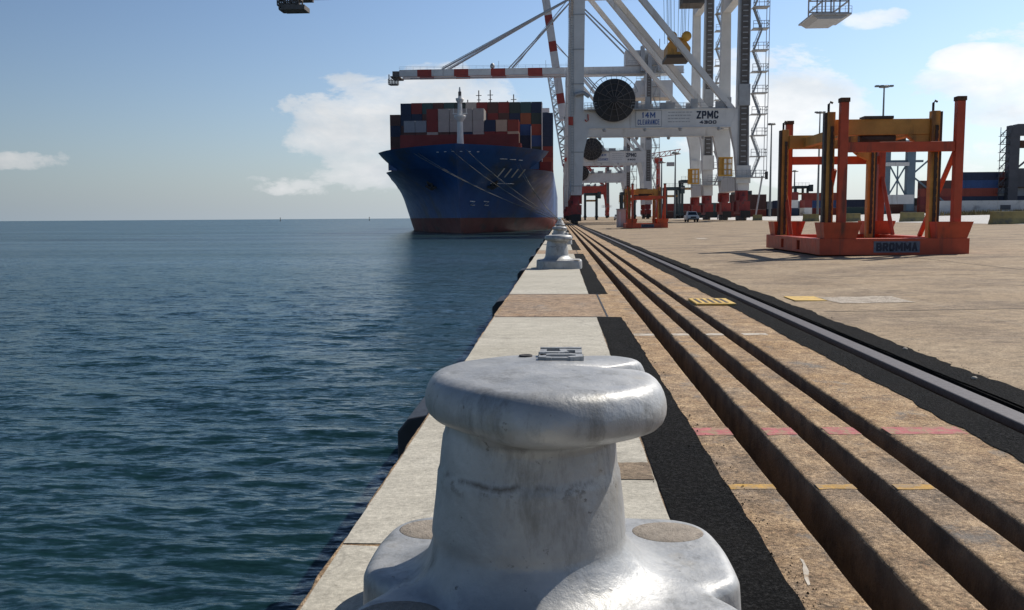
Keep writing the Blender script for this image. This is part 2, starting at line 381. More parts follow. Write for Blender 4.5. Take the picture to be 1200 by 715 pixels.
ra = MB(); sheet(ra, 2.245, 2.515, Y0, Y1, .005, (.016, .004, 0, 0)); sheet(ra, 2.86, 3.11, Y0, Y1, .012, (.004, .028, 0, 0))
struct('rail_asphalt', ra, M['asphalt'])
s = MB().box(2.495, 2.90, Y0, Y1, -.5, -.11); struct('rail_trough', s, M['black'])
# the crane rail: head, web and foot
pr = [(2.630, 0.), (2.632, .004), (2.638, .007), (2.774, .007), (2.781, .004), (2.785, 0.), (2.785, -.04), (2.735, -.055), (2.735, -.10), (2.82, -.11), (2.59, -.11), (2.678, -.10), (2.678, -.055), (2.628, -.04)]
s = MB().prism(pr, Y0, Y1, 'xz'); rail = s.build('crane_rail', M['rail_steel'])
tag(rail, 'long steel crane rail set flush in asphalt along the quay', 'crane rail')
s = MB().box(2.845, 3.1, Y0, Y1, -.5, .002); struct('rail_kerb', s, M['asphalt'])
# apron, one sheet that runs to the horizon
ax = [3.02, 3.3, 6, 12, 30, 60, 100, 130, 400, 3000]
ay = [Y0, 0, 10, 30, 60, 120, 240, 500, 900, 4000]
v = [(x, y, gz(x) + (.003 if x < 3.2 else .004)) for y in ay for x in ax]; k = len(ax)
s = MB(); s.add(v, [(i * k + j, i * k + j + 1, (i + 1) * k + j + 1, (i + 1) * k + j) for i in range(len(ay) - 1) for j in range(k - 1)])
struct('apron_ground', s, M['apron'])
s = MB().box(2.9, 420, Y0 - 60, Y0 + .2, -6, -.02); struct('apron_behind', s, M['apron'])
s = MB(); s.add([(EDGE, Y0 - 60, 0), (2.9, Y0 - 60, 0), (2.9, Y0, 0), (EDGE, Y0, 0)], [(0, 1, 2, 3)]); struct('quay_behind', s, M['old_concrete'])
s = MB(); s.box(2.9, 420, Y0 - 60, Y0, -.3, -.015); 
# pale service road beyond the barriers
s = MB(); s.add([(x, y, gz(x) + .012) for x, y in ((33.9, 45), (129, 45), (129, 298), (33.9, 298))], [(0, 1, 2, 3)])
struct('service_road', s, M['road'])
# painted lines across the deck
# expansion joints of the apron slabs
jn = MB()
for k in range(14):
    y = 5.2 + 6.1 * k; jn.add([(x, yy, gz(x) + .0075) for x in (3.28, 33.) for yy in (y, y + .035)], [(0, 2, 3, 1)])
for k in range(5):
    x = 9.2 + 6. * k; jn.add([(x + d, y, gz(x + d) + .0085) for y in (2., 140.) for d in (0, .03)], [(0, 1, 3, 2)])
struct('apron_joint', jn, M['joint'])
# crumbs of asphalt and grit along the strip edges
cr = MB()
for k in range(1500):
    y = 2.2 + 9 * random.random() ** 1.6
    x = random.choice((.745, .745, .745, .43, 2.245, 2.245, 3.13, 3.13)) + random.gauss(.012, .03)
    if any(a - .012 < x < b + .012 for a, b in SLOTS): continue
    r_ = random.uniform(.0012, .0042) * (1 if random.random() < .93 else 1.9); a = random.uniform(0, 6.3)
    p = [(x + r_ * math.cos(a + i * 2.1), y + r_ * math.sin(a + i * 2.1) * 1.2, .006) for i in range(3)]
    cr.add(p + [(x, y, .006 + r_ * 1.3)], [(0, 1, 3), (1, 2, 3), (2, 0, 3)])
o = cr.build('asphalt_grit', M['asphalt']); tag(o, 'loose black asphalt grit scattered along the strip edges', 'grit', None, 'stuff')
def line_marks(y0, y1, spans, slope=0.):
    mb = MB()
    for a, b in spans: 
        n = max(2, int((b - a) / .05)); 
        v = []
        for i in range(n + 1):
            x = a + (b - a) * i / n
            v += [(x, y0 + slope * (x - .7) + rng.normal(0, .004), .002), (x, y1 + slope * (x - .7) + rng.normal(0, .004), .002)]
        mb.add(v, [(2 * i, 2 * i + 2, 2 * i + 3, 2 * i + 1) for i in range(n)])
    return mb
def painted_line(name, y0, y1, spans, slope, m, label):
    t = empty(name, (0, 0, 0), label, 'painted line')
    for sp in spans: line_marks(y0, y1, [sp], slope).build('line_segment', m, t)
painted_line('painted_line', 4.88, 5.05, [(.742, .948), (1.135, 1.302), (1.477, 1.652), (1.812, 2.235)], .05, M['pink_paint'], 'faded pink painted line crossing the slotted quay deck')
painted_line('painted_line', 3.90, 3.975, [(.748, .948), (1.135, 1.302), (1.477, 1.645)], .03, M['yellow_paint'], 'thin yellow painted line crossing the slotted quay deck')
painted_line('painted_line', 9.05, 9.20, [(.745, .948), (1.135, 1.302), (1.477, 1.652), (1.85, 2.1)], .05, M['white_paint'], 'worn whitish painted line crossing the slotted deck beyond the pink one')
mb = MB(); mb.add([(.802, 2.86, .002), (.812, 2.87, .002), (.822, 2.93, .002), (.838, 2.98, .002), (.846, 3.08, .002), (.838, 3.10, .002), (.834, 3.04, .002), (.822, 3.0, .002), (.806, 2.92, .002)], [tuple(range(9))])
tag(mb.build('paint_smear', M['white_paint']), 'short white paint smear on brown concrete beside the asphalt strip', 'paint mark')
# yellow cover plate by slot three, and the flush plates on the apron
g = MB().box(1.83, 2.36, 12.15, 12.95, .004, .03); 
gp = g.build('cover_plate', M['grate'], None, .006)
tag(gp, 'yellow slotted steel cover plate between the third slot and the rail', 'cover plate')
g = MB()
for i in range(5): g.box(1.88 + .09 * i, 1.92 + .09 * i, 12.25, 12.85, .0305, .033)
o = g.build('slot_mark', M['dark_steel'], gp)
g = MB().box(3.28, 3.72, 12.7, 13.35, .008, .02); o = g.build('cover_plate', M['grate'], None, .004)
tag(o, 'faded ochre plate set in the apron just past the rail asphalt', 'cover plate')
g = MB(); sheet(g, 3.75, 4.75, 12.3, 13.25, 0, (.03, .04, .03, .03)); g.v = [(x, y, gz(x) + .009) for x, y, z in g.v]; struct('concrete_patch', g, M['patch'])
g = MB(); g.add([(7.0, 46.2, gz(7) + .008), (7.5, 46.2, gz(7.5) + .008), (7.5, 47.6, gz(7.5) + .008), (7.0, 47.6, gz(7) + .008)], [(0, 1, 2, 3)])
tag(g.build('white_marker', M['white_paint']), 'small white paint dash on the apron beside the rail', 'paint mark')
for x, y in ((3.05, 8.05), (3.0, 6.6)):
    g = MB().lathe([(.018, 0), (.022, .008), (.012, .016), (0.001, .018)], (x, y, .012), 'z', 7)
    tag(g.build('pebble', M['white_paint']), 'white pebble on the rail asphalt, %s of the two' % ('farther' if y > 7 else 'nearer'), 'pebble')

# ------------------------------------------------------------------ fenders
def fender(y, label):
    root = empty('quay_fender', (-1.02, y, -.3), label, 'fender', 'rubber fenders along the quay face')
    MB().prism([(-.21, -.10), (-.13, .0), (.17, .06), (.17, -1.25), (-.21, -1.15)], -.56, .56, 'xz').build('facing_panel', M['fender_face'], root, .015)
    mb = MB()
    for yy in (-.4, .4): mb.box(.171, .26, yy - .09, yy + .09, -.9, -.15)
    mb.build('rubber_unit', M['rubber'], root)
    return root
names = ['nearest', 'second', 'third', 'fourth', 'fifth', 'sixth', 'seventh', 'eighth', 'ninth', 'tenth', 'eleventh', 'twelfth', 'thirteenth', 'fourteenth', 'fifteenth', 'sixteenth']
f0 = fender(7.12, 'black rubber fender jutting from the quay edge beside the big near bollard')
for k in range(1, 16):
    dup(f0, (-1.02, 7.12 + 9.4 * k, -.3), 'black fender on the quay face, %s along from the near bollard' % names[k])

# ------------------------------------------------------------------ bollards
def bollard_mesh(nt=168, fine=True):
    th = np.linspace(0, 2 * np.pi, nt, endpoint=False); c, s_ = np.cos(th), np.sin(th)
    def ang(a): return (th - a + np.pi) % (2 * np.pi) - np.pi
    g = lambda a, w: np.exp(-(ang(a) / w) ** 2)
    Rb = (np.abs(c / .545) ** 4.5 + np.abs(s_ / .50) ** 4.5) ** (-1 / 4.5)
    Rb = Rb * (1 - .17 * g(R(-15), .15) - .17 * g(R(195), .17) - .06 * g(R(215), .2))
    Rh = .315 + .055 * g(R(-38), .42) + .068 * g(R(41), .30) - .13 * g(R(15), .17) + .012 * g(np.pi, .6) + .085 * g(R(-84), .55)
    rn = .268
    P = []
    def ring(r, z, cx): P.append(np.stack([cx + r * c, r * s_, z + 0 * th], 1))
    ring(Rb * 1.0, 0., 0.); ring(Rb * 1.0, .03, 0.); ring(Rb * .995, .10, 0.); ring(Rb * .99, .15, 0.)
    for a in np.linspace(.15, 1, 6): ring(Rb * .99 - .042 * (1 - math.cos(a * math.pi / 2)), .158 + .042 * math.sin(a * math.pi / 2), 0.)
    rb = Rb * .99 - .042
    N = 26
    for q in np.linspace(0, 1, N)[1:]:
        qq = q ** .8
        cx = -.055 * q
        r = rb * (1 - qq) + rn * qq
        z = .20 + .115 * np.exp(-(r - rn) / .046)
        P.append(np.stack([cx + r * c, r * s_, z], 1))
    for z in np.linspace(.315, .60, 18)[1:]:
        r = rn - .030 * (z - .315) / .30 + (.0045 if z < .515 else 0.)
        ring(r + 0 * th, z, -.055)
    # underside of the head, rim, top
    r0 = .238
    for q in np.linspace(0, 1, 9)[1:]:
        r = r0 + (Rh - .055 - r0) * q ** 1.3; cx = -.055 + .040 * q
        ring(r, .60 + .042 * q ** .6 - .0 * q, cx)
    for q, z in ((.040, .648), (.022, .656), (.008, .670), (.001, .688), (0., .706), (.003, .724), (.009, .741), (.016, .754), (.024, .764), (.034, .771), (.046, .7755), (.060, .778)):
        ring(Rh - q, z, -.015)
    rt = Rh - .060
    for q in np.linspace(0, 1, 12)[1:-1]:
        ring(rt * (1 - q), .778 + .0115 * math.sin(q * math.pi / 2), -.015)
    P = np.array(P)
    # pads round the bolt plugs are flat
    for px in (-.37, .37):
        for py in (-.315, .315):
            d = np.hypot(P[..., 0] - px, P[..., 1] - py)
            w = np.clip((.155 - d) / .05, 0, 1); w = w * w * (3 - 2 * w)
            lo = (P[..., 2] > .185) & (P[..., 2] < .32)
            P[..., 2] = np.where(lo, P[..., 2] * (1 - w) + .206 * w, P[..., 2])
    # gentle casting unevenness
    n1 = .0016 * np.sin(P[..., 0] * 17 + 2 * P[..., 1]) * np.sin(P[..., 1] * 13 + 5 * P[..., 2] + 1)
    n1 += .0008 * np.sin(P[..., 2] * 31 + 9 * P[..., 0])
    P[..., 0] += n1 * c; P[..., 1] += n1 * s_
    P[-11:, :, 2] += .0025 * np.sin(P[-11:, :, 0] * 21 + 1) * np.sin(P[-11:, :, 1] * 17)
    m = len(P); mb = MB(); v = P.reshape(-1, 3)
    mb.add(v, [(i * nt + j, i * nt + (j + 1) % nt, (i + 1) * nt + (j + 1) % nt, (i + 1) * nt + j) for i in range(m - 1) for j in range(nt)], True)
    mb.v.append((-.015, 0., .79)); t = len(mb.v) - 1
    for j in range(nt): mb.f.append(((m - 1) * nt + j, (m - 1) * nt + (j + 1) % nt, t)); mb.s.append(True); mb.m.append(0)
    return mb
def make_bollard(loc, label):
    root = empty('mooring_bollard', loc, label, 'bollard', 'mooring bollards along the quay edge')
    bollard_mesh().build('body', M['silver'], root)
    for px in (-.37, .37):
        for py in (-.315, .315):
            mb = MB(); mb.lathe([(.112, -.03), (.112, .002), (.106, .004), (.05, .0045), (.001, .005)], (0, 0, 0), 'z', 36)
            mb.v = [(x, y * .82, z) for x, y, z in mb.v]
            o = mb.build('bolt_plug', M['plug'], root); o.location = (px, py - (.05 if px > 0 and py < 0 else 0), .2035)
    lettering('150', .125, .075, .016, .020, (.035, .19, .786), M['silver'], root, 'flat', .012, 'raised_lettering')
    mb = MB().lathe([(.020, 0), (.020, .004), (.015, .0045), (.012, .002), (.001, .001)], (-.07, .205, .7825), 'z', 20)
    mb.build('lifting_hole', M['pit'], root)
    return root
b0 = make_bollard((-.035, BY[0], .004), 'large silver mooring bollard filling the foreground, kidney head with raised lettering')
for k in range(1, 13):
    dup(b0, (-.035, BY[k], .004), 'silver mooring bollard on the quay edge, %s in the row from the viewer' % names[k])

# ------------------------------------------------------------------ spreader stands
def make_stand(loc, label):
    g = 'orange spreader stands on the apron'
    st = empty('spreader_stand', loc, label, 'stand', g)        # origin: near left corner at ground
    W, L = 4.06, 6.5
    red = M['stand_red']
    MB().box(0, W, 0, .42, .02, .48).build('front_beam', red, st, .012)
    MB().box(0, W, L - .42, L, .02, .48).build('rear_beam', red, st, .012)
    for x in (0.0, W - .42):
        mb = MB(); 
        for a, b in ((.421, 2.1), (2.45, 4.05), (4.4, L - .421)): mb.box(x, x + .42, a, b, .03, .47)
        for a, b in ((2.1, 2.45), (4.05, 4.4)): mb.box(x, x + .42, a, b, .38, .47); mb.box(x, x + .42, a, b, .03, .10)
        mb.build('side_beam', red, st, .01)
    mb = MB(); mb.box(.42, W - .42, .42, L - .42, .30, .34); mb.build('deck_plate', red, st)
    for ix, x in enumerate((.52, W - .42)):
        for y in (.12, L - .42):
            h = 4.22
            mb = MB().box(x, x + .22, y, y + .22, .481, h)
            p = mb.build('post', red, st, .012)
            MB().box(x - .02, x + .24, y - .02, y + .24, h + .001, h + .12).build('post_cap', M['rust'], p, .01)
            # guide cup, flared at its mouth, open at the top
            mb = MB(); ya, yb = (y - .10, y + .62) if y < 1 else (y - .32, y + .40)
            b = ((.13, 1.0) if ix == 0 else (3.2, 4.0)) + (ya, yb); t2 = (b[0] - .06, b[1] + .12, ya - .08, yb + .08)
            bi = (b[0] + .03, b[1] - .03, b[2] + .03, b[3] - .03); ti = (t2[0] + .03, t2[1] - .03, t2[2] + .03, t2[3] - .03)
            def q4(bb, z): return [(bb[0], bb[2], z), (bb[1], bb[2], z), (bb[1], bb[3], z), (bb[0], bb[3], z)]
            v = q4(b, .482) + q4(t2, .93) + q4(ti, .93) + q4(bi, .482)
            f = []
            for a in range(3):
                for i in range(4): f.append((a * 4 + i, a * 4 + (i + 1) % 4, (a + 1) * 4 + (i + 1) % 4, (a + 1) * 4 + i))
            mb.add(v, f); mb.build('guide_cup', red, st)
            # slanting brace from the post down to the side beam
            yy = y + .14; d = 1 if y < 1 else -1; far = 2.5 if (y < 1 and ix == 1) else 1.25
            top = 3.0 if far > 2 else 2.4
            xb = x + .11 + (.02 if ix else -.17)
            MB().bar((xb, yy + d * .10, top), (xb, yy + d * far, .47), .11, .11).build('brace', red, st, .01)
    for y in (.14, L - .40):
        MB().box(.741, W - .421, y + .01, y + .19, 2.86, 3.13).build('cross_beam', red, st, .012)
    sg = MB().box(1.47, 2.72, -.014, -.002, .09, .40).build('sign_plate', M['sign_blue'], st)
    lettering('BROMMA', .235, .150, .024, .054, (2.095, -.0145, .245), M['navy'], st, ext=.006)
    # the ochre lifting frame parked in the cups
    fr = empty('lifting_frame', loc, label.replace('orange red spreader stand', 'ochre lifting frame inside the orange stand'), 'lifting frame', 'ochre lifting frames in the stands')
    yel = M['stand_yellow']
    for y in (.62, L - .95):
        mb = MB().box(.495, 3.125, y, y + .30, 3.36, 3.80)
        mb.prism([(2.82, 3.10), (3.125, 2.95), (3.125, 3.359), (2.5, 3.359)], y + .02, y + .28, 'xz')
        mb.build('end_beam', yel, fr, .012)
    for x in (.95, W - 1.2): MB().box(x, x + .26, .92, L - .951, 3.40, 3.70).build('long_beam', yel, fr, .01)
    for x in (.27, 3.13):
        for y in (.50, L - .88):
            p = MB().box(x, x + .22, y, y + .24, .36, 4.0).build('column', yel, fr, .01)
            mb = MB().box(x - .07 if x < 1 else x + .222, x - .002 if x < 1 else x + .29, y + .02, y + .22, .36, 3.98)
            mb.box(x + .09, x + .16, y - .035, y - .002, .5, 3.6)
            for z in np.arange(.6, 3.6, .22): mb.box(x + .08, x + .17, y - .042, y - .035, z, z + .13)
            mb.build('guide_rail', M['dark_steel'], p)
            mb = MB().tube([(x + .05, y + .1, 3.9), (x + .05, y + .1, 4.22), (x + .10, y + .1, 4.28), (x + .16, y + .1, 4.25)], .035)
            mb.build('hook', M['dark_steel'], p)
    mb = MB().lathe([(.10, -.5), (.16, -.45), (.16, .45), (.10, .5)], (1.75, .85, 3.28), 'x', 16); mb.build('sheave_drum', M['dark_steel'], fr)
    mb = MB().box(1.3, 2.1, .55, 1.0, 3.80, 3.88); mb.build('hose_cover', M['dark_steel'], fr)
    mb = MB()
    for i in range(5): mb.lathe([(.02, -.05), (.13, -.05), (.13, .05), (.02, .05)], (2.3 + .22 * i, 3.2, 3.62), 'y', 14)
    mb.box(2.1, 3.4, 3.1, 3.3, 3.3, 3.5); mb.build('pulley_row', M['dark_steel'], fr)
    return st, fr
L0 = (7.18, 25.35, gz(8.5))
st, fr = make_stand(L0, 'orange red spreader stand with yellow frame, near on the apron at the right')
fr['label'] = 'ochre lifting frame standing inside the near orange spreader stand'
L1 = (6.35, 88., gz(8))
dup(st, L1, 'orange red spreader stand far along the apron under the white cranes')
dup(fr, L1, 'ochre lifting frame inside the far stand under the white cranes')

# ------------------------------------------------------------------ quay cranes
XW, XL = 2.71, 31.2
def cage(mb, x0, x1, y0, y1, z0, z1, r=.05, nx=4):
    for x in np.linspace(x0, x1, nx):
        for y in (y0, y1): mb.bar((x, y, z0), (x, y, z1), r)
    for z in np.linspace(z0, z1, 4):
        for y in (y0, y1): mb.bar((x0, y, z), (x1, y, z), r)
        for x in (x0, x1): mb.bar((x, y0, z), (x, y1, z), r)
def crane(D, name, label, zb, hb, zg, wb=17., lw=1.9, boom='down', tip=-50., back=48., reel=None, sign=True, paint='crane_white', stairs=True, accent='bogie', diag_x=None, apex=30., boxes=True, legw=2.0, stripe=8., lattice=False, lean=6.):
    W = M[paint]; gl = gz(XL)
    t = empty(name, (0, D, 0), label, 'crane', 'ship to shore gantry cranes')
    for fy, far in ((0., False), (wb, True)):
        # waterside leg (prism in the gauge plane, wider where it meets the portal beam)
        a = XW - lw / 2; b = XW + lw / 2
        poly = [(a, 5.0), (b, 5.0), (b + .35, zb - 4), (b + 1.35, zb + .01), (b + 1.35, zb + .02), (b + .3, zb + hb), (XW + lw / 2 + .6, zg + .5), (XW - lw / 2 + .6, zg + .5), (a - .1, zb + hb)]
        MB().prism(poly, fy - .85, fy + .85).build('leg', W, t)
        a = XL - lw / 2; b = XL + lw / 2
        poly = [(a + .2, 5.6), (b + .2, 5.6), (b, zb), (b - .25, zg + .5), (a + .25 - .2, zg + .5), (a - .15, zb + hb), (a - 1.3, zb), (a - 1.5 + .2, zb - .02), (a - .4, zb - 4)]
        MB().prism(poly, fy - .85, fy + .85).build('leg', W, t)
        mb = MB().box(XW + lw / 2 + .3, XL - lw / 2 - .1, fy - .8, fy + .8, zb, zb + hb)
        for x in (8.6, 12.2, 18.0, 23.0, 28.2): mb.box(x - .06, x + .06, fy - .825, fy - .802, zb + .05, zb + hb - .05)
        mb.box(XW + 2, XL - 2, fy - 1.0, fy - .802, zb - .06, zb + .08); mb.box(XW + 2, XL - 2, fy - 1.0, fy - .802, zb + hb - .06, zb + hb + .04)
        mb.build('portal_beam', W, t)
        for x in (7.5, 14.5, 20.5, 27.0): MB().lathe([(.12, 0), (.28, .1), (.34, .45), (.2, .5)], (x, fy - 1.0, zb - .62), 'z', 8).build('floodlight', M['crane_grey'], t)
        mb = MB()
        for x, w_, h_ in ((11.8, 1.6, 1.5), (14.6, .8, 2.2), (17.2, 2.4, 1.2), (22.4, 1.1, 1.8), (26.6, 1.6, 1.3)): mb.box(x, x + w_, fy - .3, fy + .6, zb + hb + .005, zb + hb + h_)
        mb.bar((XW + 2, fy + .2, zb + hb + .25), (XL - 2, fy + .2, zb + hb + .25), .22); mb.bar((XW + 2, fy - .1, zb + hb + .5), (XL - 8, fy - .1, zb + hb + .5), .12)
        mb.build('deck_machinery', M['crane_grey'], t)
        mb = MB()
        for z in np.arange(6.5, zg - 2, 5.8):
            if not zb - 4 < z < zb + hb + .5: mb.box(XW - lw / 2 - .0 + (.6 if z > zb else 0) * (z - zb) / 30, XW + lw / 2 + .45, fy - .93, fy - .852, z, z + .16)
        for z in np.arange(1.8, zg, .45): mb.bar((XW - .9, fy - 1.0, z + 4), (XW - .45, fy - 1.0, z + 4), .05)
        mb.bar((XW - .9, fy - 1.0, 5.5), (XW - .9, fy - 1.0, zg), .07); mb.bar((XW - .45, fy - 1.0, 5.5), (XW - .45, fy - 1.0, zg), .07)
        mb.build('leg_ladder', M['crane_grey'], t)
        # diagonal from the top of the waterside leg to the landside end of the beam
        x1 = XL - 1.8; dx = (zg + apex * .3 - zb - hb) / 1.2
        MB().bar((x1 + .4, fy, zb + hb - .6), (max(XW + 1.0, x1 + .4 - dx), fy, zb + hb - .6 + (x1 + .4 - max(XW + 1.0, x1 + .4 - dx)) * 1.205), .95, 1.25, (0, 1, 0)).build('diagonal_brace', W, t)
        # bogies
        for X in (XW, XL):
            g0 = 0. if X < 10 else gl
            mb = MB()
            mb.prism([(fy - 3.6, g0 + 1.1), (fy + 3.6, g0 + 1.1), (fy + 2.6, g0 + 2.2), (fy + .8, g0 + 4.9), (fy - .8, g0 + 4.9), (fy - 2.6, g0 + 2.2)], X - .55, X + .55, 'yz')
            for q in (-2.6, 2.6): mb.box(X - .9, X + .9, fy + q - .5, fy + q + .5, g0 + 1.6, g0 + 3.3)
            mb.box(X - 1.0, X + 1.0, fy - .6, fy + .6, g0 + 3.5, 5.6)
            bg = mb.build('bogie', M[accent], t)
            mb = MB()
            for q in (-3.2, -2.1, -1.0, 1.0, 2.1, 3.2): mb.lathe([(.2, -.28), (.45, -.25), (.45, .25), (.2, .28)], (X, fy + q, g0 + .47), 'x', 18)
            mb.build('wheel', M['tray'], bg)
            mb = MB().box(X - .8, X + .8, fy - 3.95, fy - 3.62, g0 + .5, g0 + 1.7); mb.build('buffer', M['black'], bg)
        # dark cable tray with rungs on the landside leg
        if not far:
            mb = MB().box(XL - .7, XL + .7, fy - 1.05, fy - .852, zb - 6.5, zg)
            tr = mb.build('cable_tray', M['tray'], t)
            mb = MB()
            for z in np.arange(zb - 6, zg, .9): mb.box(XL - .42, XL + .42, fy - 1.12, fy - 1.052, z, z + .16)
            for q in (-.8, .8): mb.box(XL + q - .08, XL + q + .08, fy - 1.0, fy - .852, zb - 6.5, zg)
            mb.build('tray_rung', M['crane_grey'], tr)
        if boxes:
            MB().box(XL - .95, XL + .95, fy - 1.35, fy - 1.06, zb + hb + .4, zb + hb + 4.0).build('junction_box', M['crane_grey'], t)
            MB().box(XL - 1.2, XL + 1.2, fy - 1.6, fy - .9, zb - 9.6, zb - 6.6).build('electrical_cabinet', W, t)
        if not far or boxes:
            mb = MB(); mb.rail((XW + 2.5, fy - .7, zb + hb), (XL - 3, fy - .7, zb + hb), 16); mb.build('handrail', M['crane_grey'], t)
    # sill beams and cross ties along the quay
    for X, g0 in ((XW, 0), (XL, gl)):
        MB().box(X - .95, X + .95, .86, wb - .86, 5.2 + g0, 7.6 + g0).build('sill_beam', W, t)
        MB().box(X - .8, X + .8, .86, wb - .86, zg - 2.4, zg).build('cross_tie', W, t)
        if paint != 'crane_white' or X > 10:
            MB().box(X - .8, X + .8, .86, wb - .86, zb + hb - 2.0, zb + hb - .3).build('cross_tie', W, t)
    for fy in (0., wb):
        mb = MB(); mb.box(XL - 3.4, XL + 2.6, fy - 2.4, fy - .86, 7.7, 7.85); mb.rail((XL - 3.4, fy - 2.35, 7.85), (XL + 2.6, fy - 2.35, 7.85), 8)
        mb.build('walkway', M['crane_grey'], t)
    # girder, boom
    yc = (wb * .5 - 3.2, wb * .5 + 3.2)
    for y in yc:
        MB().box(XW - 1, back, y - .6, y + .6, zg + .5, zg + 2.9).build('main_girder', W, t)
    mb = MB().box(XW - 1, back, yc[0] - 1.9, yc[0] - .9, zg + .1, zg + .3); mb.rail((XW - 1, yc[0] - 1.85, zg + .3), (back, yc[0] - 1.85, zg + .3), 20)
    mb.build('girder_walkway', M['crane_grey'], t)
    if boom == 'down':
        for y in yc:
            o = MB().box(tip, XW - 1.05, y - .6, y + .6, zg + .5, zg + 2.9).build('boom', W, t)
            x = XW - 1.05 - stripe * .61
            while x > tip:
                MB().box(max(tip - .02, x - stripe * .39), x, y - .62, y + .62, zg + .48, zg + 2.92).build('red_band', M['boom_red'], o); x -= stripe
        mb = MB().box(tip + 4, XW, yc[0] - 1.7, yc[0] - .9, zg - .45, zg - .2); mb.rail((tip, yc[0] - .5, zg + 2.9), (XW, yc[0] - .5, zg + 2.9), 24)
        for x in (-8, -25, -38): mb.bar((x + XW, yc[0], zg + 2.9), (x + XW, yc[0], zg + 5.6), .12)
        mb.lathe([(.2, 0), (.9, .5), (.7, 1.6), (.2, 2.0)], (tip * .42, yc[0], zg + 2.9), 'z', 10)
        mb.build('boom_walkway', M['crane_grey'], t)
        mb = MB().box(tip - 3.2, tip + .2, yc[0] - 1.4, yc[1] + 1.4, zg + .2, zg + .6); cage(mb, tip - 4.0, tip - .6, yc[0] - 1.2, yc[0] + 1.2, zg - 2.2, zg - .4, .18, 4)
        mb.box(tip - 3.6, tip - .8, yc[0] - 1.2, yc[0] + 1.2, zg - 2.5, zg - 2.2); mb.bar((tip - 3.9, yc[0], zg - .2), (tip - 3.9, yc[0], zg + 1.4), .35)
        mb.box(tip - 2.5, tip, yc[0] - .8, yc[0] + .8, zg + .6, zg + 2.4)
        mb.build('boom_tip_platform', M['tray'], t)
        AP = (XW + 1.3, zg + apex)
        for y in yc:
            mb = MB(); mb.bar((tip * .735, y, zg + 2.9), (AP[0], wb * .5, AP[1]), .55); mb.bar((tip * .735, y + .3, zg + 3.6), (AP[0], wb * .5, AP[1] + .4), .2)
            mb.build('forestay', M['crane_grey'], t)
            mb = MB(); mb.bar((tip * .32, y, zg + 2.9), (AP[0], wb * .5, AP[1] - 1), .42); mb.bar((tip * .30, y, zg + 3.2), (AP[0], wb * .5, AP[1] + 1), .14); mb.build('forestay', M['crane_grey'], t)
    else:
        ca, sa = math.cos(R(90 + lean)), math.sin(R(90 + lean)); Lb = abs(tip)
        hinge = np.array((XW - 1.2, 0, zg + 1.7))
        for y in yc:
            if lattice:
                mb = MB()
                for k in range(int(Lb / 3)):
                    p = hinge + [ca * k * 3, y, sa * k * 3]; q = hinge + [ca * (k + 1) * 3, y, sa * (k + 1) * 3]
                    off = np.array((4.6 * sa, 0, -4.6 * ca))
                    mb.bar(p, q, .9); mb.bar(p + off, q + off, .9); mb.bar(p, q + off if k % 2 else p + off, .45); mb.bar(p + off if k % 2 == 0 else p, q if k % 2 == 0 else q + off, .45)
                mb.build('boom', M['crane_white'], t)
            else:
                o = MB().bar(hinge + [0, y, 0], hinge + [ca * Lb, y, sa * Lb], 3.5, 1.2, (0, 1, 0)).build('boom', W, t)
                x = stripe * .61
                while x < Lb:
                    MB().bar(hinge + [ca * x, y, sa * x], hinge + [ca * (x + stripe * .39), y, sa * (x + stripe * .39)], 3.54, 1.24, (0, 1, 0)).build('red_band', M['boom_red'], o); x += stripe
                mb = MB()
                for k in range(int(Lb / 2.5)):
                    p = hinge + [ca * k * 2.5 - 1.6, y, sa * k * 2.5]; q = hinge + [ca * (k + 1) * 2.5 - 1.6, y, sa * (k + 1) * 2.5]
                    mb.bar(p, q, .18); mb.bar(p, p + [1.0, 0, .6], .14)
                mb.build('boom_walkway', M['crane_grey'], t)
        AP = (XW + 1.3, zg + apex)
        mb = MB()
        for y in yc: mb.bar(hinge + [ca * Lb * .6, y, sa * Lb * .6], (AP[0], wb * .5, AP[1]), .3)
        mb.build('forestay', M['crane_grey'], t)
    # A frame and back stays
    for fy in (0., wb):
        mb = MB().bar((XW + .6, fy, zg + .5), (XW + 1.3, wb * .5 + (fy - wb * .5) * .25, zg + apex), 1.1, 1.1)
        mb.build('mast_leg', W, t)
        mb = MB().bar((XW + 1.3, wb * .5 + (fy - wb * .5) * .25, zg + apex), (XL - 2, wb * .5 + (fy - wb * .5) * .6, zg + 3.), .5, .5)
        mb.build('backstay', M['crane_grey'] if paint == 'crane_white' else W, t)
    MB().box(XL - 8, XL + 6, yc[0] - .5, yc[1] + .5, zg + 3.2, zg + 8.5).build('machinery_house', W, t)
    # stair tower on the land side
    if stairs:
        x0, x1 = XL + 1.15, XL + 3.3; z = 7.8; n = 0; step = 3.55
        st_, la = MB(), MB()
        while z < zg - 1:
            y0 = -1.2
            la.box(x0, x1 + .5, y0 - .7, y0 + 1.5, z - .09, z + .02)
            la.rail((x0, y0 - .7, z), (x1 + .5, y0 - .7, z), 3, 1.15, .06); la.rail((x1 + .5, y0 - .7, z), (x1 + .5, y0 + 1.5, z), 2, 1.15, .06)
            p, q = ((x0 + .3, y0 + .2, z), (x1 - .5, y0 + .2, z + step)) if n % 2 == 0 else ((x1 - .5, y0 + .9, z), (x0 + .3, y0 + .9, z + step))
            for yy in (-.35, .35):
                st_.bar(np.array(p) + [0, yy, 0], np.array(q) + [0, yy, 0], .10, .22); st_.bar(np.array(p) + [0, yy, 1.0], np.array(q) + [0, yy, 1.0], .06)
            for i in range(11):
                c = np.array(p) + (np.array(q) - p) * i / 10; st_.box(c[0] - .13, c[0] + .13, c[1] - .35, c[1] + .35, c[2] - .03, c[2])
                if i % 3 == 0: st_.bar(c + [0, -.35, 0], c + [0, -.35, 1.0], .05)
            z += step; n += 1
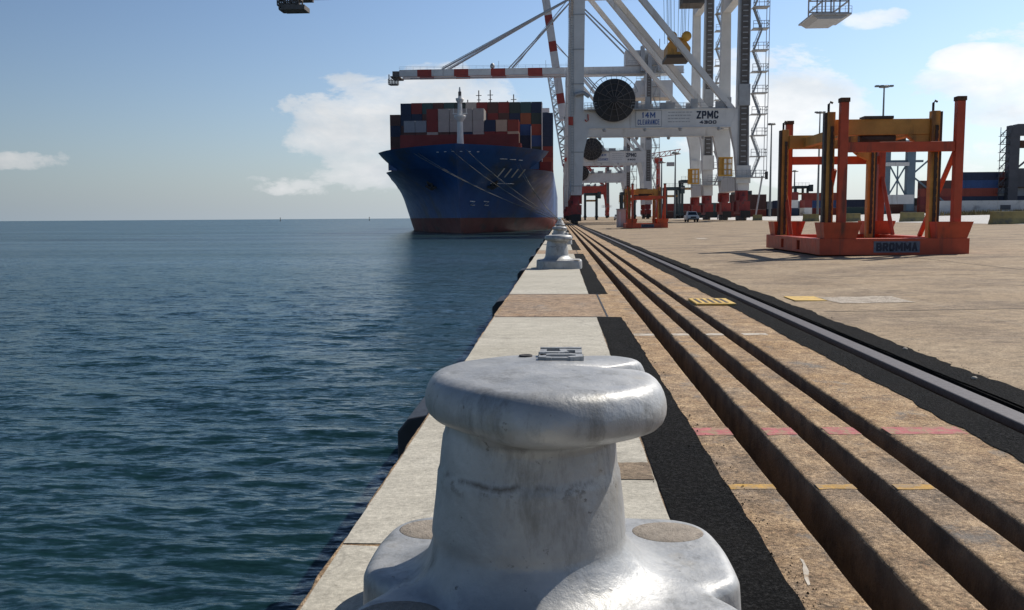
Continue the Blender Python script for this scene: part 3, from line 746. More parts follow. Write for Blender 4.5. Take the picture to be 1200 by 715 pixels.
        la.bar((x1 + .5, -1.9, 7.8), (x1 + .5, -1.9, zg), .1); la.bar((x1 + .5, .3, 7.8), (x1 + .5, .3, zg), .1)
        la.build('stair_landing', M['crane_grey'], t); st_.build('stair_flight', M['crane_grey'], t)
        mb = MB().bar((XL + 2.2, -1, gl + .1), (XL + 3.3, -1, 8), .25); mb.build('stair_post', M['crane_grey'], t)
    if boxes:
        fy = -1.3
        o = MB(); cage(o, XL - 4.2, XL - 2.1, fy - 1.1, fy - .1, 8.2, 11.0, .13, 4); o.box(XL - 4.3, XL - 2.0, fy - 1.2, fy, 11.0, 11.2); o.box(XL - 4.3, XL - 2.0, fy - 1.2, fy, 8.0, 8.2)
        o.box(XL - 4.05, XL - 3.4, fy - .9, fy - .3, 8.2, 11.0)
        o.build('lift_cage', M['lift_yellow'], t)
    if reel:
        x, z, r = reel
        mb = MB().lathe([(r * .12, -.75), (r * .16, -.7), (r * .3, -.45), (r * .97, -.30), (r, -.28), (r, .28), (r * .97, .30), (r * .3, .45)], (x, -1.7, z), 'y', 56)
        rl = mb.build('cable_reel', M['black'], t)
        mb = MB()
        for k in range(14):
            a = 2 * math.pi * k / 14; mb.bar((x + math.cos(a) * r * .14, -2.42, z + math.sin(a) * r * .14), (x + math.cos(a) * r * .99, -2.05, z + math.sin(a) * r * .99), .10)
        for rr in (.45, .75): 
            mb.tube([(x + rr * r * math.cos(a), -2.46 + rr * .42, z + rr * r * math.sin(a)) for a in np.linspace(0, 2 * math.pi, 40)], .05, 5)
        mb.build('reel_spoke', M['tray'], rl)
        MB().box(x - .8, x + .8, -1.2, -.85, z - .6, z + .6).build('reel_mount', M['crane_grey'], t)
        mb = MB().box(x - r - 1.5, x + r + 2.2, -2.0, -.86, zb + hb - .1, zb + hb + .02); mb.rail((x - r - 1.5, -2.0, zb + hb), (x - r * .6, -2.0, zb + hb), 5); mb.rail((x + r * .6, -2.0, zb + hb), (x + r + 2.2, -2.0, zb + hb), 5)
        for a in np.linspace(R(20), R(160), 12): mb.bar((x + (r + .1) * math.cos(a), -1.2, z + (r + .1) * math.sin(a)), (x + (r + .75) * math.cos(a), -1.2, z + (r + .75) * math.sin(a)), .08)
        mb.tube([(x + (r + .75) * math.cos(a), -1.2, z + (r + .75) * math.sin(a)) for a in np.linspace(R(20), R(160), 16)], .07, 5)
        mb.tube([(x - r - .6, -1.3, zb + hb + 2.2), (x - r - 1.6, -1.3, zb + hb + 2.9), (x - r - 3.0, -1.3, zb + hb + 2.6)], .35, 8)
        mb.build('reel_platform', M['crane_grey'], t)
    if sign:
        k = hb / 3.1
        MB().box(12.9, 17.3, -.85, -.802, zb + .22 * k, zb + hb - .2 * k).build('clearance_sign', M['crane_white'], t)
        fr_ = MB()
        for a, b, c_, d in ((12.85, 17.35, zb + .15, zb + .24), (12.85, 17.35, zb + hb - .24, zb + hb - .15)): fr_.box(a, b, -.87, -.853, c_, d)
        for x in (12.85, 17.25): fr_.box(x, x + .1, -.87, -.853, zb + .24, zb + hb - .24)
        fr_.build('sign_border', M['crane_grey'], t)
        lettering('14M', .95, .66, .18, .17, (15.1, -.851, zb + hb * .69), M['blue_letter'], t, ext=.04)
        lettering('CLEARANCE', .85, .33, .095, .11, (15.1, -.851, zb + hb * .31), M['blue_letter'], t, ext=.04)
        mb = MB()
        for i in range(4):
            x = 18.4
            while x < 22.4 - i * .15:
                w = random.uniform(.25, .7); mb.box(x, min(x + w, 22.5), -.83, -.802, zb + hb * (.80 - .17 * i), zb + hb * (.80 - .17 * i) + .16); x += w + .12
        mb.build('small_lettering', M['crane_grey'], t)
        lettering('ZPMC', 1.3, .76, .14, .26, (25.1, -.802, zb + hb * .67), M['navy'], t, ext=.04)
        lettering('4300', .55, .62, .12, .15, (25.2, -.802, zb + hb * .27), M['navy'], t, ext=.04)
        MB().box(XW - 1.35, XW - .55, -1.2, -.86, zb + .6, zb + 2.0).build('warning_box', M['crane_red'], t)
        mb = MB().tube([(XW + 2.0, -1, zb + 2.4), (XW + 2.05, -1, zb + 1.4), (XW + 1.75, -1, zb + 1.15), (XW + 1.5, -1, zb + 1.5)], .10, 6)
        mb.build('red_hook', M['crane_red'], t)
    return t
c1 = crane(158., 'quay_crane', 'nearest white gantry crane, black reel and clearance sign on its portal beam', 16.4, 3.1, 41.5, tip=-46.5, back=46.5, reel=(9.14, 21.0, 3.6), apex=30)
mb = MB().box(43.3, 50.0, 3.0, 12, 35.6, 35.9); cage(mb, 45, 49.5, 3.2, 11.8, 35.9, 41.9, .22, 4); mb.rail((43.3, 3.0, 35.9), (50, 3.0, 35.9), 6); mb.prism([(44.5, 35.0), (48.5, 35.0), (49.5, 35.6), (43.5, 35.6)], 3.5, 11.5)
mb.build('service_platform', M['crane_grey'], c1)
MB().box(34.75, 35.15, -2.4, -1.95, 7.4, 8.7).build('signal_lamp', M['black'], c1)
mb = MB().box(21.6, 25.5, 6.5, 11, 38.8, 41.9); mb.box(22, 25.2, 6.2, 6.48, 39.4, 41.2)
tr = mb.build('operator_cabin', M['tray'], c1)
mb = MB(); cage(mb, -50.2, -46.8, 4.2, 7., 38.6, 41.6, .25, 4); mb.box(-49.8, -45.6, 4, 7.5, 38.5, 39.3); mb.build('tip_basket', M['tray'], c1)
crane(195., 'quay_crane', 'white gantry crane directly behind the nearest one, its legs seen between', 20.6, 3.2, 49., tip=-42, back=44, reel=None, sign=False, boom='up', lean=2, stripe=10)
c2 = crane(325., 'quay_crane', 'white gantry crane with red and white boom lowered over the ship', 20.4, 4.0, 52.0, wb=17, tip=-58.5, back=44, reel=(11.0, 25.2, 3.9), sign=True, stairs=True, apex=28, stripe=13.4, lw=2.4)
mb = MB().box(27., 40., 3, 13, 43.6, 49.6); mb.box(28.5, 33.5, 2.4, 3, 44.5, 48); mb.rail((27, 2.9, 49.6), (40, 2.9, 49.6), 9, 1.3, .08); mb.box(25.5, 27, 4, 8, 44, 47)
mb.build('drive_house', M['crane_white'], c2)
mb = MB()
for x in (28.5, 31.0, 34.5): mb.box(x, x + 1.4, 2.2, 4.5, 52.8, 58 + (x * 7) % 4); mb.bar((x + .7, 3, 58), (x + .7, 3, 64), .25)
mb.rail((24, 2.2, 55), (41, 2.2, 55), 12, 1.4, .1); mb.build('girder_equipment', M['crane_grey'], c2)
crane(420., 'quay_crane', 'third white gantry crane along, boom raised with red bands', 17.6, 3.6, 45.0, tip=-62, back=44, reel=(9.5, 21.5, 3.5), sign=False, boom='up', lean=8.5, stripe=12.)
crane(600., 'quay_crane', 'red gantry crane farthest down the quay with lattice boom raised', 16.5, 5., 34., tip=-64, back=44, sign=False, paint='crane_red', boom='up', lean=9.5, lattice=True, boxes=False, stairs=False, accent='crane_red', apex=24)

# headblock hanging in the near crane
hb = empty('hoist_headblock', (21.0, 166.5, 29.3), 'yellow hoist headblock hanging on ropes in the nearest crane', 'headblock')
MB().prism([(-2.1, .4), (1.9, .4), (2.0, 1.6), (1.3, 2.6), (.4, 3.4), (-.9, 3.5), (-2.0, 2.4)], -3, 3, 'xz').build('frame', M['stand_yellow'], hb)
MB().box(-2.3, 2.1, -3.4, 3.4, -.2, .39).build('base_beam', M['dark_steel'], hb)
for x in (-1.3, 1.2): MB().lathe([(.2, -.4), (.85, -.35), (.85, .35), (.2, .4)], (x, -3.2, 3.5), 'y', 20).build('sheave', M['lift_yellow'], hb)
MB().box(-.4, .3, -3.2, -3.01, .9, 2.4).build('panel', M['crane_white'], hb)
mb = MB()
for x in (-1.9, -1.4, -.9, .5, 1.0, 1.5):
    for y in (-3, 3): MB().bar((x, y, 3.4), (x * 1.15, y, 12.7), .07).build('hoist_rope', M['tray'], hb)

# ------------------------------------------------------------------ the ship
SX, BM, ZW = -20.5, 18.9, -1.9
ship = empty('container_ship', (0, 0, 0), 'blue container ship moored bow on along the quay, red boot topping', 'ship')
zs_f = [-3.5, -1.9, -.9, .2, 1.2, 1.21, 2.5, 4, 5.5, 7, 8.5, 10, 11.3]
zs_c = [11.3, 12.3, 13.2, 14.1, 15.0]
def ystem(z): return 184.0 - 8.0 * max(0, (z + 1.9) / 17.4) ** 1.3 - (0 if z > -1.9 else 0)
def yfull(z): return np.interp(z, [-3.5, -1.9, 7.8, 11.5, 15.5], [250, 243, 225, 206, 194])
def half(z, y):
    u = min(1, max(0, (y - ystem(z)) / (yfull(z) - ystem(z)))); q = np.interp(z, [-2, 6, 11, 15.5], [1.55, 1.75, 2.5, 2.7])
    B = BM if z <= 11.3 else BM - .25 * (z - 11.3) / 3.7
    return B * (1 - (1 - u) ** q)
def hull_part(zs, ys_u, yend, name, mats, sheer=False):
    mb = MB(); n = len(ys_u)
    for sgn in (-1, 1):
        v = []
        for z in zs:
            y0 = ystem(z)
            for u in ys_u:
                y = y0 + (yend - y0) * u; v.append((SX + sgn * half(z, y), y, z + (.7 * max(0, 1 - u * 1.2) if (sheer and z == zs[-1]) else 0)))
        o = len(mb.v); mb.v += [tuple(map(float, p)) for p in v]
        for i in range(len(zs) - 1):
            for j in range(n - 1):
                a = o + i * n + j; mb.f.append((a, a + 1, a + n + 1, a + n)); mb.s.append(True); mb.m.append(1 if zs[i] < 1.2 else 0)
    return mb.build(name, mats, ship)
us = np.concatenate([np.linspace(0, 1, 46) ** 2.0 * .28, np.linspace(.3, 1, 16)])
hull_part(zs_f, us, 470., 'hull', [M['hull_blue'], M['hull_red']])
hull_part(zs_c, np.linspace(0, 1, 40) ** 1.6, 190.4, 'forecastle', [M['hull_blue'], M['hull_red']], True)
# decks and the forecastle bulkhead
def deck(z, ya, yb, n, name, m):
    mb = MB(); yy = np.linspace(ya, yb, n)
    v = [(SX + sg * half(z, y) * .995, y, z) for y in yy for sg in (-1, 1)]
    mb.add(v, [(2 * i, 2 * i + 1, 2 * i + 3, 2 * i + 2) for i in range(n - 1)]); return mb.build(name, m, ship)
deck(14.0, ystem(14.0), 190.3, 20, 'forecastle_deck', M['ship_red']); deck(11.28, 190, 470, 30, 'main_deck', M['ship_red'])
w = half(13, 190.3) * .985; MB().box(SX - w, SX + w, 190.1, 190.3, 11.29, 14.0).build('forecastle_bulkhead', M['hull_blue'], ship)
MB().prism([(SX - 13.2, 14.01), (SX + 11.8, 14.01), (SX + 11.8, 18.6), (SX - 13.2, 18.6)], 189.4, 189.8).build('breakwater', M['ship_red'], ship)
MB().box(SX - 14.2, SX + 11.8, 198.8, 206.2, 11.3, 17.52).build('hatch_cover', M['ship_red'], ship)
MB().box(SX - 13.2, SX + 8.5, 208.2, 214.6, 11.3, 20.05).build('hatch_cover', M['ship_red'], ship)
MB().box(SX - 18.8, SX + 18.8, 208.4, 220, 11.29, 12.40).build('hatch_cover', M['ship_red'], ship)
MB().box(SX + 16.0, SX + 18.6, 200, 206, 11.3, 13.4).build('lashing_platform', M['ship_red'], ship)
mb = MB().box(SX + 16.2, SX + 16.4, 207.6, 208.1, 11.3, 27.2); mb.box(SX + 13.7, SX + 13.85, 207.7, 208.1, 11.3, 22); mb.build('lashing_post', M['ship_white'], ship)
# foremast
fm = MB().tube([(SX + .4, 181.5, 14.0), (SX + .4, 181.5, 20.5), (SX + .4, 181.5, 24.6), (SX + .4, 181.5, 27.2)], [.75, .55, .4, .12], 12).build('foremast', M['ship_white'], ship)
mb = MB().lathe([(.5, 0), (1.15, .9), (1.25, 1.3), (1.2, 1.35), (.4, 1.4)], (SX + .4, 181.5, 20.3), 'z', 14); mb.lathe([(.4, 0), (.8, .7), (.85, 1.1), (.3, 1.15)], (SX + .4, 181.5, 23.9), 'z', 12)
mb.bar((SX - 1.1, 181.5, 22.0), (SX + 1.9, 181.5, 22.0), .2); mb.bar((SX - .9, 181.5, 22.0), (SX - .9, 181.5, 23.0), .15); mb.bar((SX + 1.7, 181.5, 22.0), (SX + 1.7, 181.5, 23.0), .15)
mb.build('mast_platform', M['ship_white'], fm)
mb = MB().tube([(SX + .4, 181.5, 25.2), (SX + .4, 181.5, 26.3)], .32, 8); mb.build('mast_light', M['tray'], fm)
# bridge block with masts
MB().box(SX - 17, SX + 17, 288, 300, 11.29, 35.6).build('superstructure', M['ship_white'], ship)
mb = MB().box(SX - 16.5, SX + 16.5, 287.8, 287.99, 32.5, 34.2); mb.build('bridge_window', M['glass'], ship)
for x, h in ((-26.2, 41.9), (-22.5, 42.0), (-29.8, 39.0), (-17, 38.5), (-15, 40.5)):
    mb = MB(); mb.bar((x, 292, 35.6), (x, 292, h), .32); mb.bar((x - .9, 292, h - 1.6), (x + .9, 292, h - 1.6), .2); mb.bar((x - .6, 292, h - 3), (x + .6, 292, h - 3), .2); mb.build('antenna_mast', M['tray'], ship)
mb = MB().lathe([(1.3, 0), (1.4, .8), (1.1, 1.6), (.5, 2.0), (.01, 2.1)], (-22.2, 291, 35.6), 'z', 14)
mb.build('radar_dome', M['tray'], ship)
# anchors in their pockets
for sg in (-1, 1):
    y, z = 187.5, 8.2; b = half(z, y); x = SX + sg * (b + .15)
    mb = MB(); mb.bar((x, y - .1, z + 1.8), (x, y - .1, z - .8), .45, .5); mb.bar((x - 1.25, y - .3, z - .3), (x, y - .3, z - 1.1), .5, .45); mb.bar((x + 1.25, y - .3, z - .3), (x, y - .3, z - 1.1), .5, .45)
    mb.lathe([(.5, -.3), (1.15, -.25), (1.15, .2), (.5, .3)], (x, y + .3, z + .6), 'y', 16)
    mb.build('anchor', M['black'], ship)
def on_hull(x, z, lift=.06):     # point of the bow plating at this x and height
    lo, hi = ystem(z), yfull(z)
    for _ in range(40):
        m_ = (lo + hi) / 2
        if half(z, m_) < abs(x - SX): lo = m_
        else: hi = m_
    return np.array((x, lo - lift, z))
for k in range(4):
    x = -13.0 + 1.35 * k
    MB().bar(on_hull(x, 9.6), on_hull(x + 1.5, 11.2), .32, .10).build('bow_emblem_stroke', M['ship_white'], ship)
MB().bar(on_hull(-14.6, 8.3), on_hull(-10.0, 8.4), .22, .1).build('bow_underline', M['ship_white'], ship)
for a, b, z in ((-12.2, -10.9, 13.0), (-10.3, -9.2, 12.95), (-8.6, -7.9, 12.9)): MB().bar(on_hull(a, z), on_hull(b, z), .45, .1).build('fairlead', M['ship_white'], ship)
for x in (-18.2, -15.7):
    p = [on_hull(x - .4, 4.6), on_hull(x + .5, 4.6), on_hull(x - .4, 3.8), on_hull(x + .4, 3.8)]
    MB().tube(p, .1, 5).build('thruster_mark', M['ship_white'], ship)
for k in range(6): MB().bar(on_hull(-24.5 + k * 1.6, 14.2), on_hull(-24.1 + k * 1.6, 14.2), .16, .1).build('fairlead', M['ship_white'], ship)

# containers, each one a thing
CW, CH = 2.44, 2.50
PAL = {'dark red': (.17, .028, .026), 'brown': (.075, .036, .032), 'navy': (.014, .026, .06), 'pale grey': (.34, .32, .30), 'blue grey': (.20, .235, .27), 'teal': (.035, .075, .078),
       'orange': (.24, .075, .035), 'tan': (.40, .31, .23), 'blue': (.025, .065, .18), 'dark green': (.03, .045, .042), 'rust red': (.22, .045, .03), 'white': (.55, .55, .54)}
for k, c_ in PAL.items(): c_ = mul(c_, 1.3); M['box ' + k] = mat('container_' + k.replace(' ', '_'), c_, .6, 0, .12, .5, 0, 30, mul(c_, .55), .6, .8, True)
def container_mesh(color, L=6.06, along='y', H=CH):
    mb = MB(); w = CW / 2
    n = 9                                                # corrugated end and sides
    mb.box(-w + .07, w - .07, .07, L - .07, .1, H - .08)
    for sx in (-1, 1):
        for y in (0, L): mb.box(sx * w - (.14 if sx > 0 else 0), sx * w + (.14 if sx < 0 else 0), y - (.14 if y else 0), y + (0 if y else .14), 0, H)
    for z0, z1 in ((.003, .16), (H - .13, H - .003)):
        mb.box(-w + .141, w - .141, .012, .10, z0, z1); mb.box(-w + .141, w - .141, L - .10, L - .012, z0, z1)
        for sx in (-1, 1): mb.box(min(sx * w * .992, sx * (w - .1)), max(sx * w * .992, sx * (w - .1)), .141, L - .141, z0, z1)
    for x in (-.62, -.22, .22, .62): mb.box(x - .03, x + .03, .025, .069, .17, H - .14)
    for k in range(int(L / .6)):
        for sx in (-1, 1): mb.box(min(sx * (w - .07), sx * (w - .035)), max(sx * (w - .07), sx * (w - .035)), .3 + k * .6, .55 + k * .6, .17, H - .14)
    if along == 'x': mb.v = [(y, -x, z) for x, y, z in mb.v]
    return mb.mesh('container', M['box ' + color])
CM = {}
def container(x, y, z, color, label, group, L=6.06, along='y', H=CH):
    k = (color, L, along, H)
    if k not in CM: CM[k] = container_mesh(color, L, along, H)
    o = bpy.data.objects.new('shipping_container', CM[k]); COL.objects.link(o); o.location = (x, y, z)
    return tag(o, label, 'container', group)
ORD = ['first', 'second', 'third', 'fourth', 'fifth', 'sixth', 'seventh', 'eighth', 'ninth', 'tenth', 'eleventh', 'twelfth', 'thirteenth', 'fourteenth', 'fifteenth']
gA = 'containers in the front stack behind the bow'
front = [  # per column, from the lowest tier seen upwards
    ['brown', 'blue grey'], ['brown', 'blue grey'], ['pale grey', 'dark red', 'dark red'], ['brown', 'pale grey', 'pale grey'], ['brown', 'pale grey', 'pale grey'],
    ['navy', 'pale grey', 'pale grey'], ['pale grey', 'pale grey', 'pale grey'], ['dark red', 'navy'], ['dark red', 'tan'], ['tan', 'rust red']]
TN = ['lowest visible', 'middle', 'top']
for i, colr in enumerate(front):
    for j, cc in enumerate(colr):
        container(-33.3 + 2.545 * i, 199., 17.54 + 2.525 * j, cc, '%s container, %s row of the front ship stack, %s from the sea side' % (cc, TN[j], ORD[i]), gA)
gB = 'containers in the second stack on the ship'
second = {0: ['brown', 'dark red', 'brown', 'navy', 'brown'], 1: ['navy', 'brown', 'dark green', 'brown', 'navy', 'navy'], 2: ['navy', 'navy', 'dark red'], 3: ['dark red', 'brown', 'teal'], 4: ['teal', 'dark red', 'brown'], 5: ['dark red', 'navy', 'teal'],
          6: ['brown', 'dark green', 'dark green'], 7: ['brown', 'pale grey', 'pale grey'], 8: ['brown', 'navy', 'dark red'], 9: ['dark red', 'dark red', 'brown'], 10: ['brown', 'brown', 'dark red'],
          11: ['navy', 'dark red', 'navy', 'blue', 'navy', 'dark green'], 12: ['dark red', 'navy', 'navy', 'blue', 'orange', 'teal'], 13: ['navy', 'dark green', 'blue', 'rust red', 'dark green', 'navy'], 14: ['rust red', 'dark red', 'navy', 'navy', 'navy']}
for i, colr in second.items():
    base = 12.42 if len(colr) > 3 else 20.07
    for j, cc in enumerate(colr):
        container(-38.15 + 2.515 * i, 208.45, base + 2.525 * j, cc, '%s container, %s tier of the second ship stack, %s from the sea' % (cc, ORD[j], ORD[i]), gB)

# mooring lines from the bow to the quay
def rope(p, q, sag, label):
    p = np.array(p, float); q = np.array(q, float); pts = []
    for a in np.linspace(0, 1, 16): c = p + (q - p) * a; c[2] -= sag * 4 * a * (1 - a); pts.append(c)
    tag(MB().tube(pts, .036, 6).build('mooring_rope', M['rope']), label, 'rope', 'mooring ropes from the bow')
ends = [(-.05, BY[7] + .1, .62), (-.05, BY[7] - .1, .62), (-.05, BY[8] + .1, .62), (-.05, BY[8] - .1, .62), (-.05, BY[8], .6), (-.05, BY[6], .6)]
src = [on_hull(-29.5, 14.2), on_hull(-28.6, 14.2), on_hull(-21.5, 14.6), on_hull(-18.6, 14.6), on_hull(-9.2, 12.2), on_hull(-8.4, 12.2)]
for k, (a, b) in enumerate(zip(src, ends)):
    rope(a, b, .8 + .15 * (k % 3), 'pale mooring rope from the bow to the quay, %s counted from the sea side' % ORD[k])

# ------------------------------------------------------------------ yard, vehicles and lamps
def barrier(x, y, L, label, rz=0):
    mb = MB().prism([(-.42, 0), (.42, 0), (.38, .18), (.20, .45), (.14, .98), (-.14, .98), (-.20, .45), (-.38, .18)], 0, L, 'yz')
    mb.v = [(b - L / 2 if False else x_, y_, z_) for (x_, y_, z_), b in zip(mb.v, [0] * len(mb.v))]
    o = mb.build('concrete_barrier', M['barrier'], None, .03); o.location = (x, y, gz(x)); o.rotation_euler = (0, 0, rz)
    return tag(o, label, 'barrier', 'yellowed concrete barriers along the apron')
barrier(32.5, 70., 3.6, 'yellowed concrete road barrier nearest, at the right edge of the apron')
barrier(35.4, 96., 2.4, 'yellowed concrete barrier seen through the near stand, right of its middle')
barrier(33.6, 108., 1.6, 'short yellowed concrete barrier seen through the middle of the near stand')
barrier(31.5, 119., 2.0, 'yellowed concrete barrier seen through the left bay of the near stand')
barrier(32.0, 152., 1.5, 'yellowed concrete barrier beside the nearest crane and its stair tower')

def lamp(x, y, h, heads, label):
    t = empty('lamp_mast', (x, y, gz(x)), label, 'lamp mast', 'tall lamp masts in the yard')
    MB().tube([(0, 0, 0), (0, 0, h)], [.38, .18], 10).build('pole', M['lamp_grey'], t)
    MB().lathe([(1.2, 0), (1.3, .1), (1.3, .25), (.3, .5)], (0, 0, h - .3), 'z', 14).build('head_ring', M['lamp_grey'], t)
    for k in range(heads):
        a = -heads / 2 + .5 + k; mb = MB().box(a * 1.15 - .42, a * 1.15 + .42, -.5, .6, h - .15, h + .25); mb.build('floodlight', M['lamp_grey'], t)
    return t
lamp(79.8, 230, 31.7, 4, 'tall lamp mast rising behind the yellow beam of the near stand')
lamp(81.2, 290, 32.2, 3, 'lamp mast standing behind the left half of the near stand')
lamp(66.3, 290, 29.0, 2, 'lamp mast mostly hidden by the left rear post of the near stand')
lamp(36.4, 290, 20.8, 2, 'lamp mast seen between the white crane legs, second from the far stand')
lamp(32.1, 290, 18.0, 1, 'thin bare lamp mast just right of the far spreader stand')
lamp(69.5, 360, 19.0, 1, 'short thin lamp mast on the skyline left of the near stand')
lamp(84.0, 330, 16.0, 1, 'short thin lamp mast over the dark stacks in the left stand bay')
lamp(107., 350, 17.5, 1, 'thin lamp mast seen in the middle gap of the near stand')

def yard_crane(x, y, w, h, m, label, out=0):
    """two-legged yard gantry seen end on"""
    t = empty('yard_gantry_crane', (x, y, gz(x)), label, 'crane', 'dark yard gantry cranes')
    for a in (0, w): 
        MB().box(a - 1.25, a + 1.25, -1.2, 1.2, 1.0, h).build('leg', m, t)
        MB().box(a - 1.5, a + 1.5, -3, 3, .0, 1.0).build('bogie', M['tray'], t)
    mb = MB().bar((1.2, 0, 6), (w - 1.2, 0, 16), .4); mb.bar((w - 1.2, 0, 6), (1.2, 0, 16), .4); mb.bar((0, 0, 17), (w + 4, 0, 17), .7); mb.bar((-1, 0, 5.6), (w, 0, 5.6), .8); mb.bar((w / 2, 0, 5), (w / 2, 0, 17), .35)
    mb.build('cross_bracing', m, t)
    MB().box(-2, w + 2, -1.8, 1.8, h, h + 2.6).build('girder', m, t)
    mb = MB().box(-.5, w - 1, -1.9, -1.3, 15.4, 16.6); mb.build('sign_board', M['crane_white'], t)
    mb = MB().bar((w + 1, 0, 13), (w + 11, 0, 22), .45); mb.bar((w + 1, 0, 12), (w + 11, 0, 4), .45); mb.build('stay', m, t)
    MB().box(-1, w + 1, -1.3, -1.25, 3.2, 6.2).build('container_guard', M['crane_white'], t)
    return t
yard_crane(105.3, 300, 7.9, 21, M['beam_blue'], 'blue grey yard gantry crane framed inside the near orange stand')
t = empty('yard_gantry_crane', (145.2, 300, gz(145)), 'dark grey yard gantry crane at the right edge over the container wall', 'crane', 'dark yard gantry cranes')
MB().box(-1.5, 1.5, -1.5, 1.5, 0, 27.6).build('leg', M['gantry_dark'], t)
MB().box(18, 21, -1.5, 1.5, 0, 27.6).build('leg', M['gantry_dark'], t)
MB().box(1.5, 18, -1.3, 1.3, 20.5, 22.8).build('tie_beam', M['brown'] if 'brown' in M else M['rust'], t)
MB().prism([(-1.6, 23.6), (-1.0, 26.4), (.6, 28.0), (22, 28.0), (22, 24.6), (2, 24.4)], -1.6, 1.6).build('girder', M['gantry_dark'], t)
mb = MB()
for k in range(8):
    z = 6 + 2.6 * k; mb.box(-4.4, -1.5, -1, .4, z, z + .12); mb.rail((-4.4, -1, z), (-1.6, -1, z), 3, 1.1, .08); mb.bar((-4.2, -.3, z), (-1.8, -.3, z + 2.6) if k % 2 else (-2.2, -.3, z + 2.6), .25)
mb.bar((-4.4, -1, 4), (-4.4, -1, 27), .15); mb.build('stair', M['gantry_dark'], t)
mb = MB().bar((1.5, 0, 14), (9, 0, 20.5), .5); mb.bar((9, 0, 14), (9, 0, 20.5), .4); mb.box(1.5, 18, -1, 1, 8, 14); mb.build('bracing', M['gantry_dark'], t)

# container stacks in the yard, long side towards the viewer
gY = 'stacked containers in the yard'
cols = ['navy', 'brown', 'blue grey', 'dark red', 'dark green', 'blue', 'teal', 'rust red', 'navy', 'brown']
q = 0
for i, n in enumerate([2, 2, 3, 2, 3, 2, 2, 2, 3]):
    for j in range(n):
        x = 34 + 12.5 * i; cc = cols[(i * 3 + j * 2 + 1) % 10]
        container(x, 318, gz(x) + .02 + 2.6 * j, cc, '%s container in the far yard row, %s tier, %s stack from cranes' % (cc, ORD[j], ORD[i]), gY, 12.19, 'x', 2.58)
for i, (x0, n) in enumerate(((117., 4), (129.5, 5), (142., 5), (154.5, 5), (167, 4))):
    for j in range(n):
        cc = (['rust red', 'dark red', 'rust red', 'brown', 'navy'], ['brown', 'navy', 'rust red', 'blue', 'navy'], ['navy', 'blue', 'blue grey', 'brown', 'dark red'], ['blue', 'dark red', 'navy', 'blue grey', 'brown'], ['rust red', 'blue', 'brown', 'navy', 'navy'])[i][j]
        if i == 2 and j == 1: cc = 'navy'
        container(x0, 302 + .02 * i, gz(130) + .02 + 2.6 * j, cc, '%s container in the tall right hand wall, %s tier, %s stack along' % (cc, ORD[j], ORD[i]), gY, 12.19, 'x', 2.58)
for i, x in enumerate((72., 76.5, 81.0)):
    for j in range(2 if i != 1 else 3):
        cc = ['brown', 'navy', 'white', 'dark red'][(i + j) % 4]
        container(x, 300, gz(x) + .02 + 2.6 * j, cc, '%s container end on left of the near stand, %s tier, %s stack' % (cc, ORD[j], ORD[i]), gY, 6.06, 'y', 2.58)
# pale panel wall in front of the container wall
wl = empty('panel_wall', (69., 172, gz(72)), 'low pale concrete panel wall in front of the container stacks', 'wall')
for k in range(9):
    MB().box(k * 4.0, k * 4.0 + 3.96, 0, .2, 0, 2.75).build('wall_panel', M['wall_white'], wl)
mb = MB()
for x in (12.5, 17, 22): mb.box(x, x + 1.9, -.012, -.002, 1.0, 1.9)
mb.build('dark_opening', M['gantry_dark'], wl)
# dry scrub at the foot of the wall
mb = MB()
for k in range(2600):
    x = random.choice([random.uniform(66, 106), random.gauss(74, 1.5), random.gauss(79, 1.2), random.gauss(84, 1)]); y = 169 + random.uniform(-2.2, 2); h = random.uniform(.25, 1.15) * (1 if random.random() < .6 else .5)
    a = random.uniform(0, 6.3); p = np.array((x, y, gz(x))); d = np.array((math.cos(a), math.sin(a), 0)) * random.uniform(.05, .14); tp = p + [random.uniform(-.3, .3), random.uniform(-.3, .3), h]
    mb.add([p - d, p + d, tp], [(0, 1, 2)])
o = mb.build('dry_grass', M['scrub']); tag(o, 'dry brown grass growing along the foot of the pale wall', 'grass', None, 'stuff')

def straddle(x, y, h, label):
    t = empty('straddle_carrier', (x, y, gz(x)), label, 'straddle carrier', 'dark straddle carriers')
    for a in (0, 4.2):
        mb = MB()
        for b in (0, 6.5): mb.box(a - .35, a + .35, b - .4, b + .4, 1.2, h)
        mb.box(a - .45, a + .45, -1.6, 8.2, .9, 1.6); mb.build('leg_frame', M['carrier'], t)
        mb = MB()
        for b in (-1.2, .8, 5.8, 7.8): mb.lathe([(.2, -.25), (.62, -.25), (.7, -.12), (.7, .12), (.62, .25), (.2, .25)], (a, b, .7), 'x', 16)
        mb.build('wheel', M['tyre'], t)
    MB().box(-.4, 4.6, -.6, 7.2, h, h + .9).build('top_frame', M['carrier'], t)
    mb = MB().box(.5, 3.7, 1, 5.5, h - 2.2, h - 1.6); mb.build('spreader', M['stand_yellow'], t)
    c_ = MB().box(4.3, 5.6, -2.2, -.6, h - 1.2, h + 1.2).build('cab', M['carrier'], t); MB().box(4.4, 5.5, -2.23, -2.201, h - .3, h + .8).build('cab_window', M['glass'], c_)
    mb = MB().rail((-.4, -.5, h + .9), (4.6, -.5, h + .9), 4); mb.build('handrail', M['carrier'], t)
    return t
straddle(33.6, 290, 9.2, 'dark straddle carrier just right of the far spreader stand')
straddle(39.5, 296, 11.6, 'taller dark straddle carrier close beside the white crane legs')
straddle(9.0, 330, 9.0, 'dark straddle carrier under the cranes left of the far stand')
straddle(20.3, 300, 8.2, 'dark straddle carrier partly behind the pale booth')
straddle(65.0, 340, 8.4, 'small dark straddle carrier on the skyline right of the stair tower')
straddle(84.5, 330, 9.8, 'dark straddle carrier over the stacks seen in the left stand bay')

